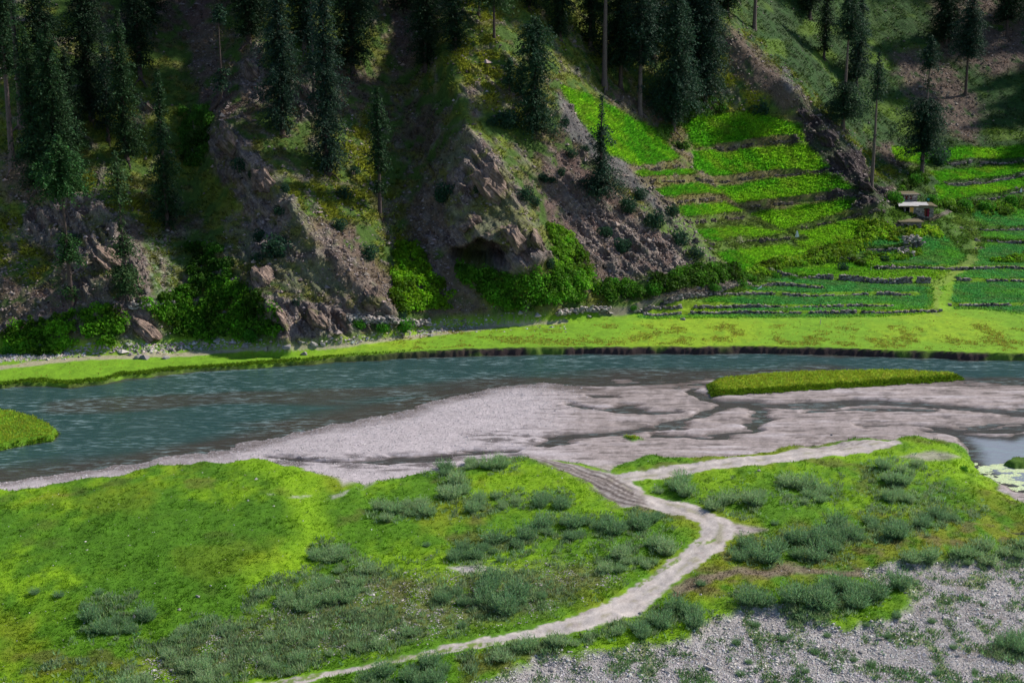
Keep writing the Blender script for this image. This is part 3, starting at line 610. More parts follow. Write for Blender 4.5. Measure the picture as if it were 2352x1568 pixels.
# the near ground the camera never sees closer than 100 m keeps its coarse rows
names = {0: ('hillside', 'hill'), 1: ('terrace_field', 'crop'), 2: ('riverside_meadow', 'grass'), 3: ('gravel_bar', 'sand'), 4: ('meadow', 'grass'), 5: ('gravel_ground', 'gravel'), 6: ('dirt_road', 'road'), 7: ('river_bed', 'sand'), 8: ('grass_islet', 'grass')}
LAB = {0: 'steep rocky mountainside with dark grass, bare earth and crags above the river', 1: 'bright green cultivated terrace fields stepping down between stone walls', 2: 'flat bright green meadow on the far bank of the river', 3: 'pale grey gravel and sand bar beside the river', 4: 'green meadow with scrub on the near side of the river', 5: 'stony grey gravel ground at the lower right', 6: 'pale winding dirt road crossing the meadow to the river', 7: 'wet sandy bed under the shallow water', 8: 'low grassy islets standing on the gravel bar and in the river'}
for c, (nm, mt) in names.items():
    F = FF[FC == c]
    if not len(F): continue
    uq, inv = np.unique(F, return_inverse=True)
    o = mesh_obj(nm, VV[uq], inv.reshape(-1, 4), M[mt], col=CC[uq], wet=WW[uq], smooth=True, normals=NN[uq])
    tag(o, LAB[c], kind='structure')
# ------------------------------------------------------------------ water
m, N, L, B = nodes('river_water')
dep = attr(N, 'col')
g_ = N.new('ShaderNodeNewGeometry'); mp = N.new('ShaderNodeMapping'); mp.inputs['Scale'].default_value = (.5, 1.6, 1); L.new(g_.outputs['Position'], mp.inputs[0])
nA = coord_noise(N, L, 1.1, 6, .7, mp.outputs[0]); nB = coord_noise(N, L, .12, 3, .5, mp.outputs[0])
fac = math_(N, L, 'MULTIPLY', maprange(N, L, nA.outputs[0], .5, .72, 0, 1), maprange(N, L, nB.outputs[0], .40, .60, .16, .85))
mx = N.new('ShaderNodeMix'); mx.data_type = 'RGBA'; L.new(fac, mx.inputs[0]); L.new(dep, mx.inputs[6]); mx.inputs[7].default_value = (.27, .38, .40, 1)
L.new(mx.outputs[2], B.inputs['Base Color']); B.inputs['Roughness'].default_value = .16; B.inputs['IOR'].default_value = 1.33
bp = N.new('ShaderNodeBump'); bp.inputs['Distance'].default_value = .16; bp.inputs['Strength'].default_value = 1
L.new(nA.outputs[0], bp.inputs['Height']); L.new(bp.outputs[0], B.inputs['Normal']); M['water'] = m
jm = np.arange(0, NC, 3); im = np.array([i for i in range(0, NR, 2) if R[i] < 235])
wX, wY = X[np.ix_(im, jm)], Yg_[np.ix_(im, jm)]; wd_ = WZ-(g[np.ix_(im, jm)]); wU, wV = to_px(wX, wY, wX*0+WZ)
mnear = dR[np.ix_(im, jm)]
sh = ss(.9, .25, wd_); dlow = dline(wp([(-300, 1130), (0, 1100), (260, 1070), (500, 1030), (760, 975), (900, 945), (1060, 905), (1200, 882), (1380, 878), (1540, 869), (1900, 860)], WZ), wX, wY, 40.)
dmid = dline(wp([(150, 935), (450, 925), (700, 912), (1000, 897), (1200, 880)], WZ), wX, wY, 40.)
wn = fbm(wX*.05+2, wY*.16, 3, 4); brown = np.clip(sh+np.maximum(ss(7.5, 1.5, dlow+3*wn), .85*ss(5., 1.5, dmid+3.5*wn)), 0, 1)
wc = np.zeros(wX.shape+(3,))+(.028, .068, .068); wc = mixc(wc, (.055, .046, .040), brown*.9); wc = mixc(wc, (.30, .34, .42), ss(.5, 3, dP[np.ix_(im, jm)])*.8)  # pond paled towards blue: sky reflection painted into the water colour
F = (np.arange(len(im)-1)[:, None]*len(jm)+np.arange(len(jm)-1)[None, :]).ravel(); F = np.stack([F, F+1, F+len(jm)+1, F+len(jm)], 1)
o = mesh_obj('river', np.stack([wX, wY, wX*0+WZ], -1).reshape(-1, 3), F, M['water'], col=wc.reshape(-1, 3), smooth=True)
keep = (dR > -1) | (dC < 2.5) | (dP > -3) | (g < WZ+.12)
tag(o, 'dark teal river with rippled current bending across the valley', kind='structure')
exec_split = None
# ================================================================== SCATTER HELPERS
Iy0 = int(np.searchsorted(R, 100.)); Iy1 = int(np.searchsorted(R, 404.)); J0 = int(np.searchsorted(S, -.455)); J1 = int(np.searchsorted(S, .455))-1
VIS = (U > -230) & (U < PW+230) & (V > -120) & (V < PH+40)
def scatter(mask, n, seed=0, thin=None):
    """n random surface points where mask (0..1) holds; returns pos, normal"""
    r = np.random.default_rng(seed); pr = (mask*VIS)[Iy0:Iy1, J0:J1].ravel().astype(float); t = pr.sum()
    if t <= 0: return np.zeros((0, 3)), np.zeros((0, 3))
    n = int(n*1.15); idx = np.searchsorted(np.cumsum(pr)/t, r.random(n)).clip(0, len(pr)-1)
    i = idx//(J1-J0)+Iy0; j = idx % (J1-J0)+J0; a = r.random(n); b = r.random(n)
    P = np.stack([X, Y, Z], -1)
    p = (P[i, j]*(1-a)[:, None]+P[i, j+1]*a[:, None])*(1-b)[:, None]+(P[i+1, j]*(1-a)[:, None]+P[i+1, j+1]*a[:, None])*b[:, None]
    return p, Nf[i, j]
def hcol(n, base, var=.25, r=rng, hue=.08):
    c = np.asarray(base, float)[None, :]*(1+var*r.normal(size=(n, 1))); return np.clip(c*(1+hue*r.normal(size=(n, 3))), .004, .9)
def rand_dirs(n, r): d = r.normal(size=(n, 3)); return d/np.linalg.norm(d, axis=1)[:, None]
def tufts(name, pts, h, wd, cols, per=3, mat='blade', seed=1, lean=.35):
    r = np.random.default_rng(seed); n = len(pts); hh = np.repeat(h*(.5+r.random(n)), per); P = np.repeat(pts, per, 0); c = np.repeat(cols, per, 0)*(.8+.4*r.random((n*per, 1)))
    an = r.random(n*per)*2*pi; off = np.stack([np.cos(an), np.sin(an), 0*an], 1)*(wd*1.5*r.random(n*per))[:, None]
    d = np.stack([np.cos(an)*lean, np.sin(an)*lean, 1+0*an], 1)*hh[:, None]; an2 = r.random(n*per)*pi; s_ = np.stack([np.cos(an2), np.sin(an2), 0*an], 1)*wd*.5
    b0 = P+off-[0, 0, .03]
    Vv = np.stack([b0-s_, b0+s_, b0+off*.6+d], 1).reshape(-1, 3)
    return mesh_obj(name, Vv, np.arange(len(Vv)).reshape(-1, 3), M[mat], col=np.repeat(c, 3, 0))
ICO_V = None
def ico():
    t = (1+5**.5)/2; v = np.array([(-1, t, 0), (1, t, 0), (-1, -t, 0), (1, -t, 0), (0, -1, t), (0, 1, t), (0, -1, -t), (0, 1, -t), (t, 0, -1), (t, 0, 1), (-t, 0, -1), (-t, 0, 1)], float)
    f = [(0, 11, 5), (0, 5, 1), (0, 1, 7), (0, 7, 10), (0, 10, 11), (1, 5, 9), (5, 11, 4), (11, 10, 2), (10, 7, 6), (7, 1, 8), (3, 9, 4), (3, 4, 2), (3, 2, 6), (3, 6, 8), (3, 8, 9), (4, 9, 5), (2, 4, 11), (6, 2, 10), (8, 6, 7), (9, 8, 1)]
    return v/np.linalg.norm(v[0]), np.array(f)
IV, IF = ico()
def subdiv(v, f):
    e = {}; v = list(map(tuple, v)); nf = []
    def mid(a, b):
        k_ = (min(a, b), max(a, b))
        if k_ not in e:
            q = (np.array(v[a])+np.array(v[b])); q /= np.linalg.norm(q); e[k_] = len(v); v.append(tuple(q))
        return e[k_]
    for a, b, c in f:
        x_, y_, z_ = mid(a, b), mid(b, c), mid(c, a); nf += [(a, x_, z_), (b, y_, x_), (c, z_, y_), (x_, y_, z_)]
    return np.array(v), np.array(nf)
I2V, I2F = subdiv(IV, IF); I3V, I3F = subdiv(I2V, I2F); I4V, I4F = subdiv(I3V, I3F)
def stones(name, pts, size, cols, flat=.55, seed=1, mat='stone'):
    r = np.random.default_rng(seed); n = len(pts); ov = np.array([(1, 0, 0), (0, 1, 0), (-1, 0, 0), (0, -1, 0), (0, 0, 1), (0, 0, -.6)], float)
    of = np.array([(0, 1, 4), (1, 2, 4), (2, 3, 4), (3, 0, 4), (1, 0, 5), (2, 1, 5), (3, 2, 5), (0, 3, 5)])
    s_ = (size*np.exp(.45*r.normal(size=n)))[:, None, None]; v = ov[None]*(1+.3*r.normal(size=(n, 6, 3)))*s_*[1, 1, flat]
    a = r.random(n)*2*pi; ca, sa = np.cos(a)[:, None], np.sin(a)[:, None]
    v = np.stack([v[..., 0]*ca-v[..., 1]*sa, v[..., 0]*sa+v[..., 1]*ca, v[..., 2]], -1)+pts[:, None]+[0, 0, .02]
    F = (of[None]+6*np.arange(n)[:, None, None]).reshape(-1, 3)
    return mesh_obj(name, v.reshape(-1, 3), F, M[mat], col=np.repeat(cols, 6, 0))
def round_stones(name, pts, size, cols, seed=1):
    r = np.random.default_rng(seed); n = len(pts); s_ = (size*np.exp(.3*r.normal(size=n)))[:, None, None]
    v = IV[None]*(1+.10*r.normal(size=(n, 12, 3)))*s_*np.stack([1+.5*r.random(n), np.ones(n), .5+.2*r.random(n)], 1)[:, None]
    a = r.random(n)*2*pi; ca, sa = np.cos(a)[:, None], np.sin(a)[:, None]
    v = np.stack([v[..., 0]*ca-v[..., 1]*sa, v[..., 0]*sa+v[..., 1]*ca, v[..., 2]], -1)+pts[:, None]+[0, 0, .03]
    return mesh_obj(name, v.reshape(-1, 3), (IF[None]+12*np.arange(n)[:, None, None]).reshape(-1, 3), M['stone'], col=np.repeat(cols, 12, 0), smooth=True)
# --- stuff: gravel, grass, crops
P, _ = scatter(gr*gm*(CL != 6)*(V < 1600)*(.25+ss(-.5, .1, .15-n4+.15*n1)), 40000, 11)
P2, _ = scatter(gr*gm*(CL != 6)*(V < 1600)*ss(-.1, .4, n1+.3*n4), 2600, 111); tag(round_stones('cobbles', P2[:1300], .10, hcol(1300, (.46, .44, .42), .2, hue=.03), 22), 'larger pale cobbles among the pebbles of the gravel ground', kind='stuff')
tag(stones('pebbles', P, .052, hcol(len(P), (.42, .40, .395), .26, hue=.03), seed=2), 'pale rounded pebbles and cobbles covering the gravel ground at the lower right', kind='stuff')
P, _ = scatter((CL == 3)*(dR < 0)*(1-flatness)*ss(-30, -1, dR)*(U < 1500), 26000, 12)
tag(stones('bar_pebbles', P, .042, hcol(len(P), (.46, .425, .44), .16, hue=.02), flat=.5, seed=3), 'fine pale shingle on the gravel bar along the river', kind='stuff')
P, _ = scatter(stony*gm*(1-rdm)*(CL == 4)*ss(.0, .3, .12-n4), 5000, 13)
tag(stones('scattered_stones', P, .055, hcol(len(P), (.36, .34, .32), .3, hue=.03), seed=4), 'small pale stones strewn over the scrubby turf', kind='stuff')
P, _ = scatter(hm*(.03+.9*rock+.7*scree+.6*earth+.5*olive)*(1-np.maximum(bright, cool))*(CL == 0)*(V < 830), 17000, 14)
tag(stones('slope_rubble', P, .17, hcol(len(P), (.19, .155, .14), .4, hue=.03), flat=.7, seed=5), 'loose rubble and broken rock strewn over the mountainside', kind='stuff')
P, _ = scatter(strow*(CL != 0)+.02*(dF > 0)*(V < 830)*(U < 1300)*(V > 730)*(dF > 9), 1800, 15)
tag(stones('foot_rubble', P, .16, hcol(len(P), (.36, .33, .31), .35), seed=6), 'pale rubble lying along the foot of the slope beside the footpath', kind='stuff')
P, _ = scatter(((CL == 4) | (CL == 8))*gm2*(1-rdm)*(1-gr)+(CL == 8)*1.0, 90000, 16)
def nearest_col(P):
    jj = np.clip(np.searchsorted(S, P[:, 0]/P[:, 1]), 0, NC-1); i_ = np.clip(np.searchsorted(R, P[:, 1]), 0, NR-1); return col[i_, jj]
tag(tufts('meadow_grass', P, .10, .09, np.clip(nearest_col(P)*1.40*(1+.13*rng.normal(size=(len(P), 1))), .01, .8), 3, seed=3, lean=.8), 'short bright grass of the near meadow', kind='stuff')
P, _ = scatter((CL == 2)*och*(dF > 1.2)*(V > 745)*(U > 700)+.02*(CL == 2)*(dF > 1), 9000, 17)
tag(tufts('ochre_weeds', P, .16, .12, hcol(len(P), (.30, .29, .04), .3, hue=.15), 3, seed=4, lean=.6), 'ochre and brown weeds dotted over the far bank meadow', kind='stuff')
P, _ = scatter(bright*hill, 60000, 18)
tag(tufts('crop_leaves', P, .30, .32, np.clip(nearest_col(P)*1.45*(1+.3*rng.normal(size=(len(P), 1))), .01, .8), 3, mat='leaf', seed=5, lean=.9), 'bright green leafy crop growing on the sunny terraces', kind='stuff')
P, _ = scatter(cool*(Yg_ > 225), 45000, 19)
tag(tufts('vegetable_rows', P, .26, .30, np.clip(nearest_col(P)*1.45*(1+.3*rng.normal(size=(len(P), 1))), .01, .8), 3, mat='leaf', seed=6, lean=.9), 'darker blue green vegetable crop on the low valley terraces', kind='stuff')
P, _ = scatter(hm*(1-rock)*(1-.7*earth)*(1-scree)*(1-np.maximum(bright, cool))*(CL == 0)*(V < 820)*(.3+olive+.6*fringe)*ss(-.2, .3, n2+.5*n3), 60000, 20)
tag(tufts('slope_grass', P, .33, .30, np.clip(nearest_col(P)*1.25*(1+.3*rng.normal(size=(len(P), 1))), .01, .8), 3, seed=7, lean=.8), 'coarse dark and olive grass clinging to the mountainside', kind='stuff')
P, _ = scatter((np.abs(dF-.9) < .5)*(V > 790)*(CL == 2)*ss(1000, 500, U)+2*(np.abs(dI) < .5)+1.0*(np.abs(dLI) < .5)*(U < 150), 16000, 21)
tag(tufts('bank_grass', P, .25, .14, hcol(len(P), (.12, .22, .012), .3), 3, seed=8), 'overhanging turf along the lip of the river bank', kind='stuff')
P, _ = scatter(((dI > .1) | (dMI > .1))*(CL == 8)*1.0+.5*(dLI > .1)*(U < 180), 9000, 23)
tag(tufts('tall_islet_grass', P, .24, .12, hcol(len(P), (.30, .40, .03), .25, hue=.12), 3, seed=9, lean=.45), 'long yellow green grass on the islets', kind='stuff')
P, _ = scatter((CL == 4)*gm2*(1-rdm)*(.15+ss(.0, .4, fbm(X*.25, Y*.2, 77, 4))), 9000, 24)
tag(tufts('rank_grass', P, .26, .10, np.clip(nearest_col(P)*1.15, .01, .8), 4, seed=10, lean=.6), 'taller rank tufts in the near meadow', kind='stuff')
P, _ = scatter((CL == 4)*(1-rdm)*1.0, 900, 25)
tag(stones('meadow_stones', P, .05, hcol(len(P), (.45, .43, .41), .3, hue=.03), seed=31), 'tiny pale stones strewn across the near meadow', kind='stuff')
# --- lumpy leafy masses
def lump_mass(name, pts, rad, leaf, col_, per=34, squash=.8, seed=1, mat='leaf', label=''):
    r = np.random.default_rng(seed); n = len(pts); rr = rad*(.4+.95*r.random(n)**1.5); d = rand_dirs(n*per, r); d[:, 2] = np.abs(d[:, 2])
    rad_ = np.repeat(rr, per)*(.55+.5*r.random(n*per)**.5); C = np.repeat(pts, per, 0)+d*rad_[:, None]*[1, 1, squash]
    A = rand_dirs(n*per, r); A = A-d*(A*d).sum(1)[:, None]*.6; A /= np.linalg.norm(A, axis=1)[:, None]; Bx = np.cross(A, rand_dirs(n*per, r)); Bx /= np.linalg.norm(Bx, axis=1)[:, None]
    sz = leaf*(.6+.8*r.random(n*per))[:, None]
    cs = np.repeat(hcol(n, np.array(col_)*(1.9, 1.25, 1.2), .22, r)*(1+1.1*fbm(pts[:, 0]*.25, pts[:, 1]*.2, pts[:, 2]*.3, 3))[:, None].clip(.4, 1.8), per, 0)*(.7+.6*r.random((n*per, 1)))
    v, f, c = quads(C, A*sz, Bx*sz*.7, cs); o = mesh_obj(name, v, f, M[mat], col=c)
    return tag(o, label, kind='stuff')
THICK = [
 ('in the hollow at the far left foot of the slope', [(10, 770), (60, 745), (140, 735), (220, 715), (290, 712), (290, 760), (260, 800), (190, 790), (120, 812), (40, 810), (0, 800)], 420, 1.0, (.05, .20, .01)),
 ('filling the bay between the two crags at left', [(330, 705), (430, 660), (520, 655), (600, 690), (645, 740), (640, 785), (540, 785), (460, 790), (400, 770), (350, 730)], 620, 1.0, (.035, .15, .008)),
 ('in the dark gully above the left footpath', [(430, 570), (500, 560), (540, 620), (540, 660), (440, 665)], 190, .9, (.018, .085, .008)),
 ('in the steep gully left of the cave cliff', [(910, 560), (960, 570), (1000, 640), (1045, 690), (1040, 720), (920, 722), (890, 690), (900, 620)], 520, .9, (.07, .23, .008)),
 ('spilling out below the cave mouth', [(1050, 622), (1120, 632), (1200, 655), (1260, 625), (1350, 640), (1350, 690), (1280, 705), (1160, 722), (1110, 690), (1060, 660)], 900, 1.0, (.045, .19, .012)),
 ('climbing the slope right of the cave cliff', [(1255, 520), (1310, 540), (1350, 600), (1370, 660), (1300, 650), (1260, 630), (1270, 570)], 360, .9, (.06, .20, .012)),
 ('in a low hedge beside the lane entrance', [(1360, 660), (1420, 650), (1475, 665), (1470, 690), (1380, 700)], 170, 1.0, (.03, .13, .01)),
 ('at the dark toe of the spur above the lane', [(1480, 655), (1560, 630), (1640, 610), (1690, 620), (1740, 650), (1640, 665), (1500, 690)], 420, 1.0, (.03, .12, .01)),
 ('between the lower fields and the stone heaps', [(1740, 610), (1850, 585), (1960, 560), (2010, 520), (2050, 530), (1990, 570), (1960, 600), (1840, 615), (1760, 640), (1690, 640)], 520, .9, (.075, .21, .012)),
 ('along the bank above the inner field', [(1960, 600), (2050, 590), (2110, 575), (2120, 590), (2060, 605), (1980, 615)], 150, .9, (.06, .19, .01)),
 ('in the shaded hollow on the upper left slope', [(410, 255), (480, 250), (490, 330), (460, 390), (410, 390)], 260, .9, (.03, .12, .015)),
 ('along the top edge of the highest bright field', [(1560, 240), (1640, 235), (1680, 262), (1600, 270), (1540, 300), (1530, 330), (1600, 350), (1560, 350), (1500, 310), (1540, 290)], 230, .9, (.04, .14, .02)),
 ('beside the huts and the right hand path', [(2190, 460), (2260, 470), (2352, 455), (2370, 480), (2300, 500), (2200, 490), (2120, 478)], 260, 1.0, (.045, .15, .012)),
 ('below the lowest hut', [(1990, 510), (2060, 530), (2150, 520), (2160, 545), (2050, 560), (1970, 560), (1960, 530)], 230, .8, (.085, .22, .012)),
 ('around the end of the dark rock ridge', [(2030, 470), (2060, 440), (2110, 380), (2140, 420), (2080, 440), (2055, 480)], 110, .8, (.035, .12, .01)),
 ('on the field edge at far right', [(2270, 600), (2330, 592), (2370, 585), (2370, 602), (2290, 612)], 70, .8, (.06, .2, .01)),
]
for i, (where, poly, n, rad, c_) in enumerate(THICK):
    mk = (.05+ss(-.35, .05, fbm(X*.45, Z*.45, Y*.45+i, 3)))*ss(-2, 6, sdf(poly, U0+.5*(Uw-U0), V0+.5*(Vw-V0), 20.))*(Y > 190)
    P, _ = scatter(mk, int(n*1.5), 40+i); lump_mass('shrub_thicket', P[:int(n*1.0)]+[0, 0, .15], rad*.82, .21, c_, 42, 1.25, 60+i, label='dense leafy green thicket '+where)
# ================================================================== TREES
def crown_mesh(H, segs, bend, r, col_, spray=.24, dens=1.0, off=(0, 0)):
    Cs, As, Bs, Ks = [], [], [], []; ph0 = r.random()*50
    for (f0, f1, w0, w1, dn) in segs:
        z = f0*H
        while z < f1*H:
            t = (z-f0*H)/max(1e-6, (f1-f0)*H); rad = (w0+(w1-w0)*t)*(.82+.36*r.random())
            nb = max(3, int((8+3.6*rad)*dn*dens*(.8+.4*r.random())))
            aa_ = r.random(nb)*2*pi; gg_ = perlin(np.cos(aa_)*1.1+ph0, np.sin(aa_)*1.1, z*.75)
            for a, gp in zip(aa_, gg_):
                L_ = rad*(.70+.40*r.random()+1.05*gp)
                L_ = max(L_, .3); k_ = max(2, int(L_/.33)+1)
                q = (np.arange(k_)+.75)/k_; droop = .1+.35*r.random(); up = .25*r.random()
                rr = L_*q; zz = z+L_*(up*q-droop*q*q*1.6)
                cx_, cy_ = bend(z)
                C = np.stack([cx_+np.cos(a)*rr, cy_+np.sin(a)*rr, zz], 1)+r.normal(size=(k_, 3))*.10
                C = np.repeat(C, 3, 0)+r.normal(size=(3*k_, 3))*.15
                n = len(C); an = a+r.normal(size=n)*1.2
                A = np.stack([np.cos(an), np.sin(an), -.15+.45*r.normal(size=n)], 1)*spray*(.5+.6*r.random((n, 1)))
                B_ = np.stack([-np.sin(an)*.8, np.cos(an)*.8, .6*r.normal(size=n)], 1)*spray*(.25+.4*r.random((n, 1)))
                Cs.append(C); As.append(A); Bs.append(B_)
                kk_ = (.62+.7*np.repeat(q, 3))*(.8+.4*r.random(n))*(.85+.3*r.random()); Ks.append(kk_)
            z += .42+.16*r.random()
    C = np.concatenate(Cs); A = np.concatenate(As); B_ = np.concatenate(Bs); K = np.concatenate(Ks)
    cl = np.clip(np.asarray(col_)[None]*K[:, None]*(1+.12*r.normal(size=(len(K), 3))), .003, .5)
    return quads(C, A, B_, cl)
def tree(name, label, u, v, vtop, wpx, segs, kind='dense', col_=(.022, .055, .022), group=None, bendk=0, seed=None, pale=False, trunk_r=None, roots=True, hook=0, lean=0):
    """u,v base pixel; vtop pixel of the tip; wpx half widths scale; segs list of (f0,f1,w0px,w1px,density)"""
    base = find(u, v) if v > -5 else find(u, v); sc = base[1]*1.02/FPX       # metres per pixel at the base
    H = max(6., (v-vtop)*sc); r = np.random.default_rng(seed if seed is not None else int(u*7+v))
    bend = lambda z: (lean*sc*(z/H)+hook*max(0, 1-z/3.2)**2*-1.0, 0.25*math.sin(z*.2+u))
    e = empty(name, base-[0, 0, .15]); tag(e, label, 'tree', group)
    S_ = [(a, b, c*sc*(1.18+.12*(u > 1850)), d*sc*(1.18+.12*(u > 1850)), q*1.1) for a, b, c, d, q in segs]
    V_, F_, C_ = crown_mesh(H, S_, bend, r, col_)
    mesh_obj('crown', V_, F_, M['needle'], e, col=C_)
    tb = MB(); rt = trunk_r or .012*H+.10; zs = np.linspace(-.6, H*.99, 16)
    tb.tube([(bend(z)[0], bend(z)[1], z) for z in np.maximum(zs, 0)-(zs < 0)*.6], [rt*(1-.93*max(z, 0)/H)*(1.5 if z < .3 else 1) for z in zs], 8)
    top = max(0, segs[0][0]*H)
    for q in range(int(6+H*.9)):                                    # dead snags on the bare trunk
        z = H*(.08+.85*r.random()); a = r.random()*2*pi; l = (.35+.9*r.random())*(1-z/H*.5); b0 = np.array([*bend(z), z])
        tb.tube([b0, b0+[math.cos(a)*l, math.sin(a)*l, -.12*l]], [.035, .012], 4)
    if roots:
        for q in range(5):
            a = r.random()*2*pi; l = rt*4.5
            tb.tube([(0+bend(0)[0], 0, .35), (math.cos(a)*l*.5+bend(0)[0], math.sin(a)*l*.5-.1, -.05-.1*l), (math.cos(a)*l+bend(0)[0], math.sin(a)*l-.5, -.5-.35*l)], [rt*.55, rt*.3, rt*.1], 5)
    tb.obj('trunk', M['palebark' if pale else 'bark'], e, True); return e
def spire(w, f0=.06, dn=1.0): return [(f0, .30, w*.75, w, dn), (.30, .62, w, w*.85, dn), (.62, .88, w*.85, w*.45, dn), (.88, 1., w*.45, w*.08, dn)]
G1 = 'tall dark conifers on the forested slope'
DK = (.014, .036, .016); MD = (.022, .055, .020); LT = (.040, .085, .028); BL = (.020, .048, .030)
T = lambda *a, **k_: tree('conifer', *a, group=G1, **k_)
T('tall slim conifer with a long bare pale trunk, closest to the left edge', 30, 385, -130, 0, [(.42, .75, 26, 34, 1), (.75, 1, 30, 4, 1)], pale=True)
T('conifer with a bare pinkish trunk rising out of frame, second from the left edge', 50, 290, -260, 0, [(.55, .8, 34, 34, 1), (.8, 1, 30, 3, 1)], pale=True)
T('dense dark conifer with a blunt tip, left of the pair above the broad pine', 88, 440, 86, 0, spire(34), col_=MD)
T('widest dense conifer of the left group, right of its blunt tipped twin', 136, 452, 66, 0, spire(44), col_=MD)
T('very dark conifer rising behind the dense left pair', 110, 300, -120, 0, spire(40), col_=DK)
T('slender dark conifer just right of the dense left pair', 163, 338, 117, 0, spire(22), col_=DK)
T('near black conifer behind the slender one, cut by the top edge at left', 210, 275, -110, 0, spire(36), col_=DK)
T('greyish conifer with a thin visible stem left of the tall pointed one', 250, 322, 92, 0, spire(22, .14, .7), col_=BL)
T('tall pointed conifer with a narrow tip in the left forest', 291, 368, 34, 0, spire(29), col_=MD)
T('black columnar conifer with twin stems standing over the mossy rock', 322, 182, -170, 0, spire(30, .10), col_=DK)
T('isolated narrow conifer in front of the dark green hollow', 384, 528, 172, 0, [(.04, .12, 14, 24, .8), (.12, .45, 26, 24, 1), (.45, .55, 22, 14, .8), (.55, .9, 19, 12, 1), (.9, 1, 12, 2, 1)], col_=MD)
T('broad headed light green pine with lower tufts, on the leftmost rock spur', 164, 704, 308, 0, [(.06, .12, 16, 20, .8), (.28, .44, 26, 18, 1.0), (.66, .76, 34, 52, 1.3), (.76, .92, 50, 30, 1.2), (.92, 1, 24, 5, 1)], col_=(.03, .085, .022), bendk=1)
T('ragged pine with two thick lower tufts above the left footpath', 290, 682, 350, 0, [(.05, .22, 30, 34, 1.3), (.30, .42, 26, 24, 1.0), (.42, .7, 8, 12, .5), (.7, .9, 22, 22, .8), (.9, 1, 18, 3, .8)], col_=LT)
T('thin bent tree with a curved foot and a small tuft at its top', 512, 246, 22, 0, [(.20, .38, 14, 12, .9), (.84, .93, 12, 17, 1.1), (.93, 1, 15, 6, 1)], col_=(.02, .055, .03), hook=1.6, roots=False)
T('tall shaggy conifer right of the pale rock face', 648, 312, -25, 0, spire(39), col_=BL)
T('tallest shaggy conifer near the middle of the left slope', 753, 398, -45, 0, [(.03, .1, 26, 36, 1), (.1, .45, 37, 35, 1), (.45, .8, 33, 22, 1), (.8, 1, 22, 3, 1)], col_=BL)
T('black conifer behind the shaggy one, base hidden in shade near the top edge', 572, 100, -280, 0, spire(36), col_=DK)
T('dark conifer between the two shaggy ones, cut by the top edge', 700, 118, -240, 0, spire(34), col_=DK)
T('wide black conifer just right of the tallest shaggy one', 810, 165, -190, 0, spire(42), col_=DK)
T('slim isolated conifer in the middle gully with a bare lower trunk', 873, 497, 205, 0, [(.20, .27, 17, 15, 1), (.36, .5, 18, 20, 1.1), (.5, .68, 20, 13, 1.1), (.7, .85, 19, 17, 1.1), (.85, 1, 15, 3, 1)], col_=(.018, .05, .018))
T('dense black conifer left of the mossy crest', 978, 160, -150, 0, spire(34), col_=DK)
T('dark conifer leaning over the top of the mossy crest', 1046, 118, -130, 0, spire(26), col_=DK)
T('open limbed tree with a dark trunk on the sunny grass crest', 1135, 86, -90, 0, [(.4, .6, 30, 40, .8), (.6, 1, 40, 8, .8)], col_=LT)
T('leaning dark trunked tree at the very top of the sunny crest', 1098, 34, -110, 0, [(.3, .6, 22, 30, .8), (.6, 1, 30, 5, .8)], col_=LT, lean=20)
T('large conifer with a heavy rounded top standing on the spur beside the grey scree', 1228, 305, 50, 0, [(.03, .12, 30, 42, 1.1), (.12, .35, 40, 32, 1.1), (.35, .55, 26, 22, 1), (.55, .75, 34, 42, 1.2), (.75, .92, 40, 26, 1.1), (.92, 1, 22, 5, 1)], col_=(.02, .055, .026))
T('black conifer in the shade right of the heavy topped one', 1286, 92, -190, 0, spire(28), col_=DK)
T('limbless straight pinkish trunk whose crown lies above the frame', 1388, 200, -230, 0, [(.58, .8, 26, 30, .9), (.8, 1, 28, 4, .9)], pale=True, col_=BL)
T('black conifer left of the straight bare trunk', 1356, 110, -200, 0, spire(30), col_=DK)
T('wide black conifer right of the straight bare trunk', 1425, 200, -120, 0, spire(44, .16), col_=DK)
T('conifer with a white scarred foot at the forest edge above the bright field', 1469, 262, -110, 0, [(.14, .17, 10, 12, .8), (.3, .5, 22, 34, 1), (.5, .8, 36, 24, 1), (.8, 1, 24, 3, 1)], pale=True, col_=BL)
T('big full conifer standing in front at the corner of the highest bright field', 1547, 303, -40, 0, [(.09, .2, 26, 40, 1.2), (.2, .5, 44, 40, 1.2), (.5, .8, 38, 26, 1.1), (.8, 1, 24, 3, 1)], col_=(.026, .062, .036))
T('dark conifer with a thick low skirt, second from the right in the edge group', 1592, 226, -110, 0, spire(34, .12), col_=BL)
T('rightmost conifer of the edge group, leaning branches over the grassy shoulder', 1620, 238, -70, 0, spire(40, .08), col_=(.024, .055, .034))
T('ragged spiky topped conifer on the spur in front of the bright field', 1379, 455, 222, 0, [(.06, .2, 34, 40, 1), (.2, .42, 42, 24, .9), (.45, .68, 20, 24, .9), (.68, 1, 10, 2, .6)], col_=(.02, .052, .03))
tree('young_pine', 'young pine on the mossy crest, left one of two', 1170, 212, 150, 0, [(.3, .8, 16, 17, 1.2), (.8, 1, 14, 3, 1)], col_=(.025, .07, .032), group='young pines')
tree('young_pine', 'young pine on the mossy crest, right one of two', 1197, 222, 166, 0, [(.15, .8, 17, 15, 1.2), (.8, 1, 12, 3, 1)], col_=(.025, .07, .032), group='young pines')
T('dark trunked conifer at the top of the grassy shoulder, crown out of frame', 1672, 34, -150, 0, [(.1, .5, 22, 34, 1), (.5, 1, 34, 3, 1)], col_=DK)
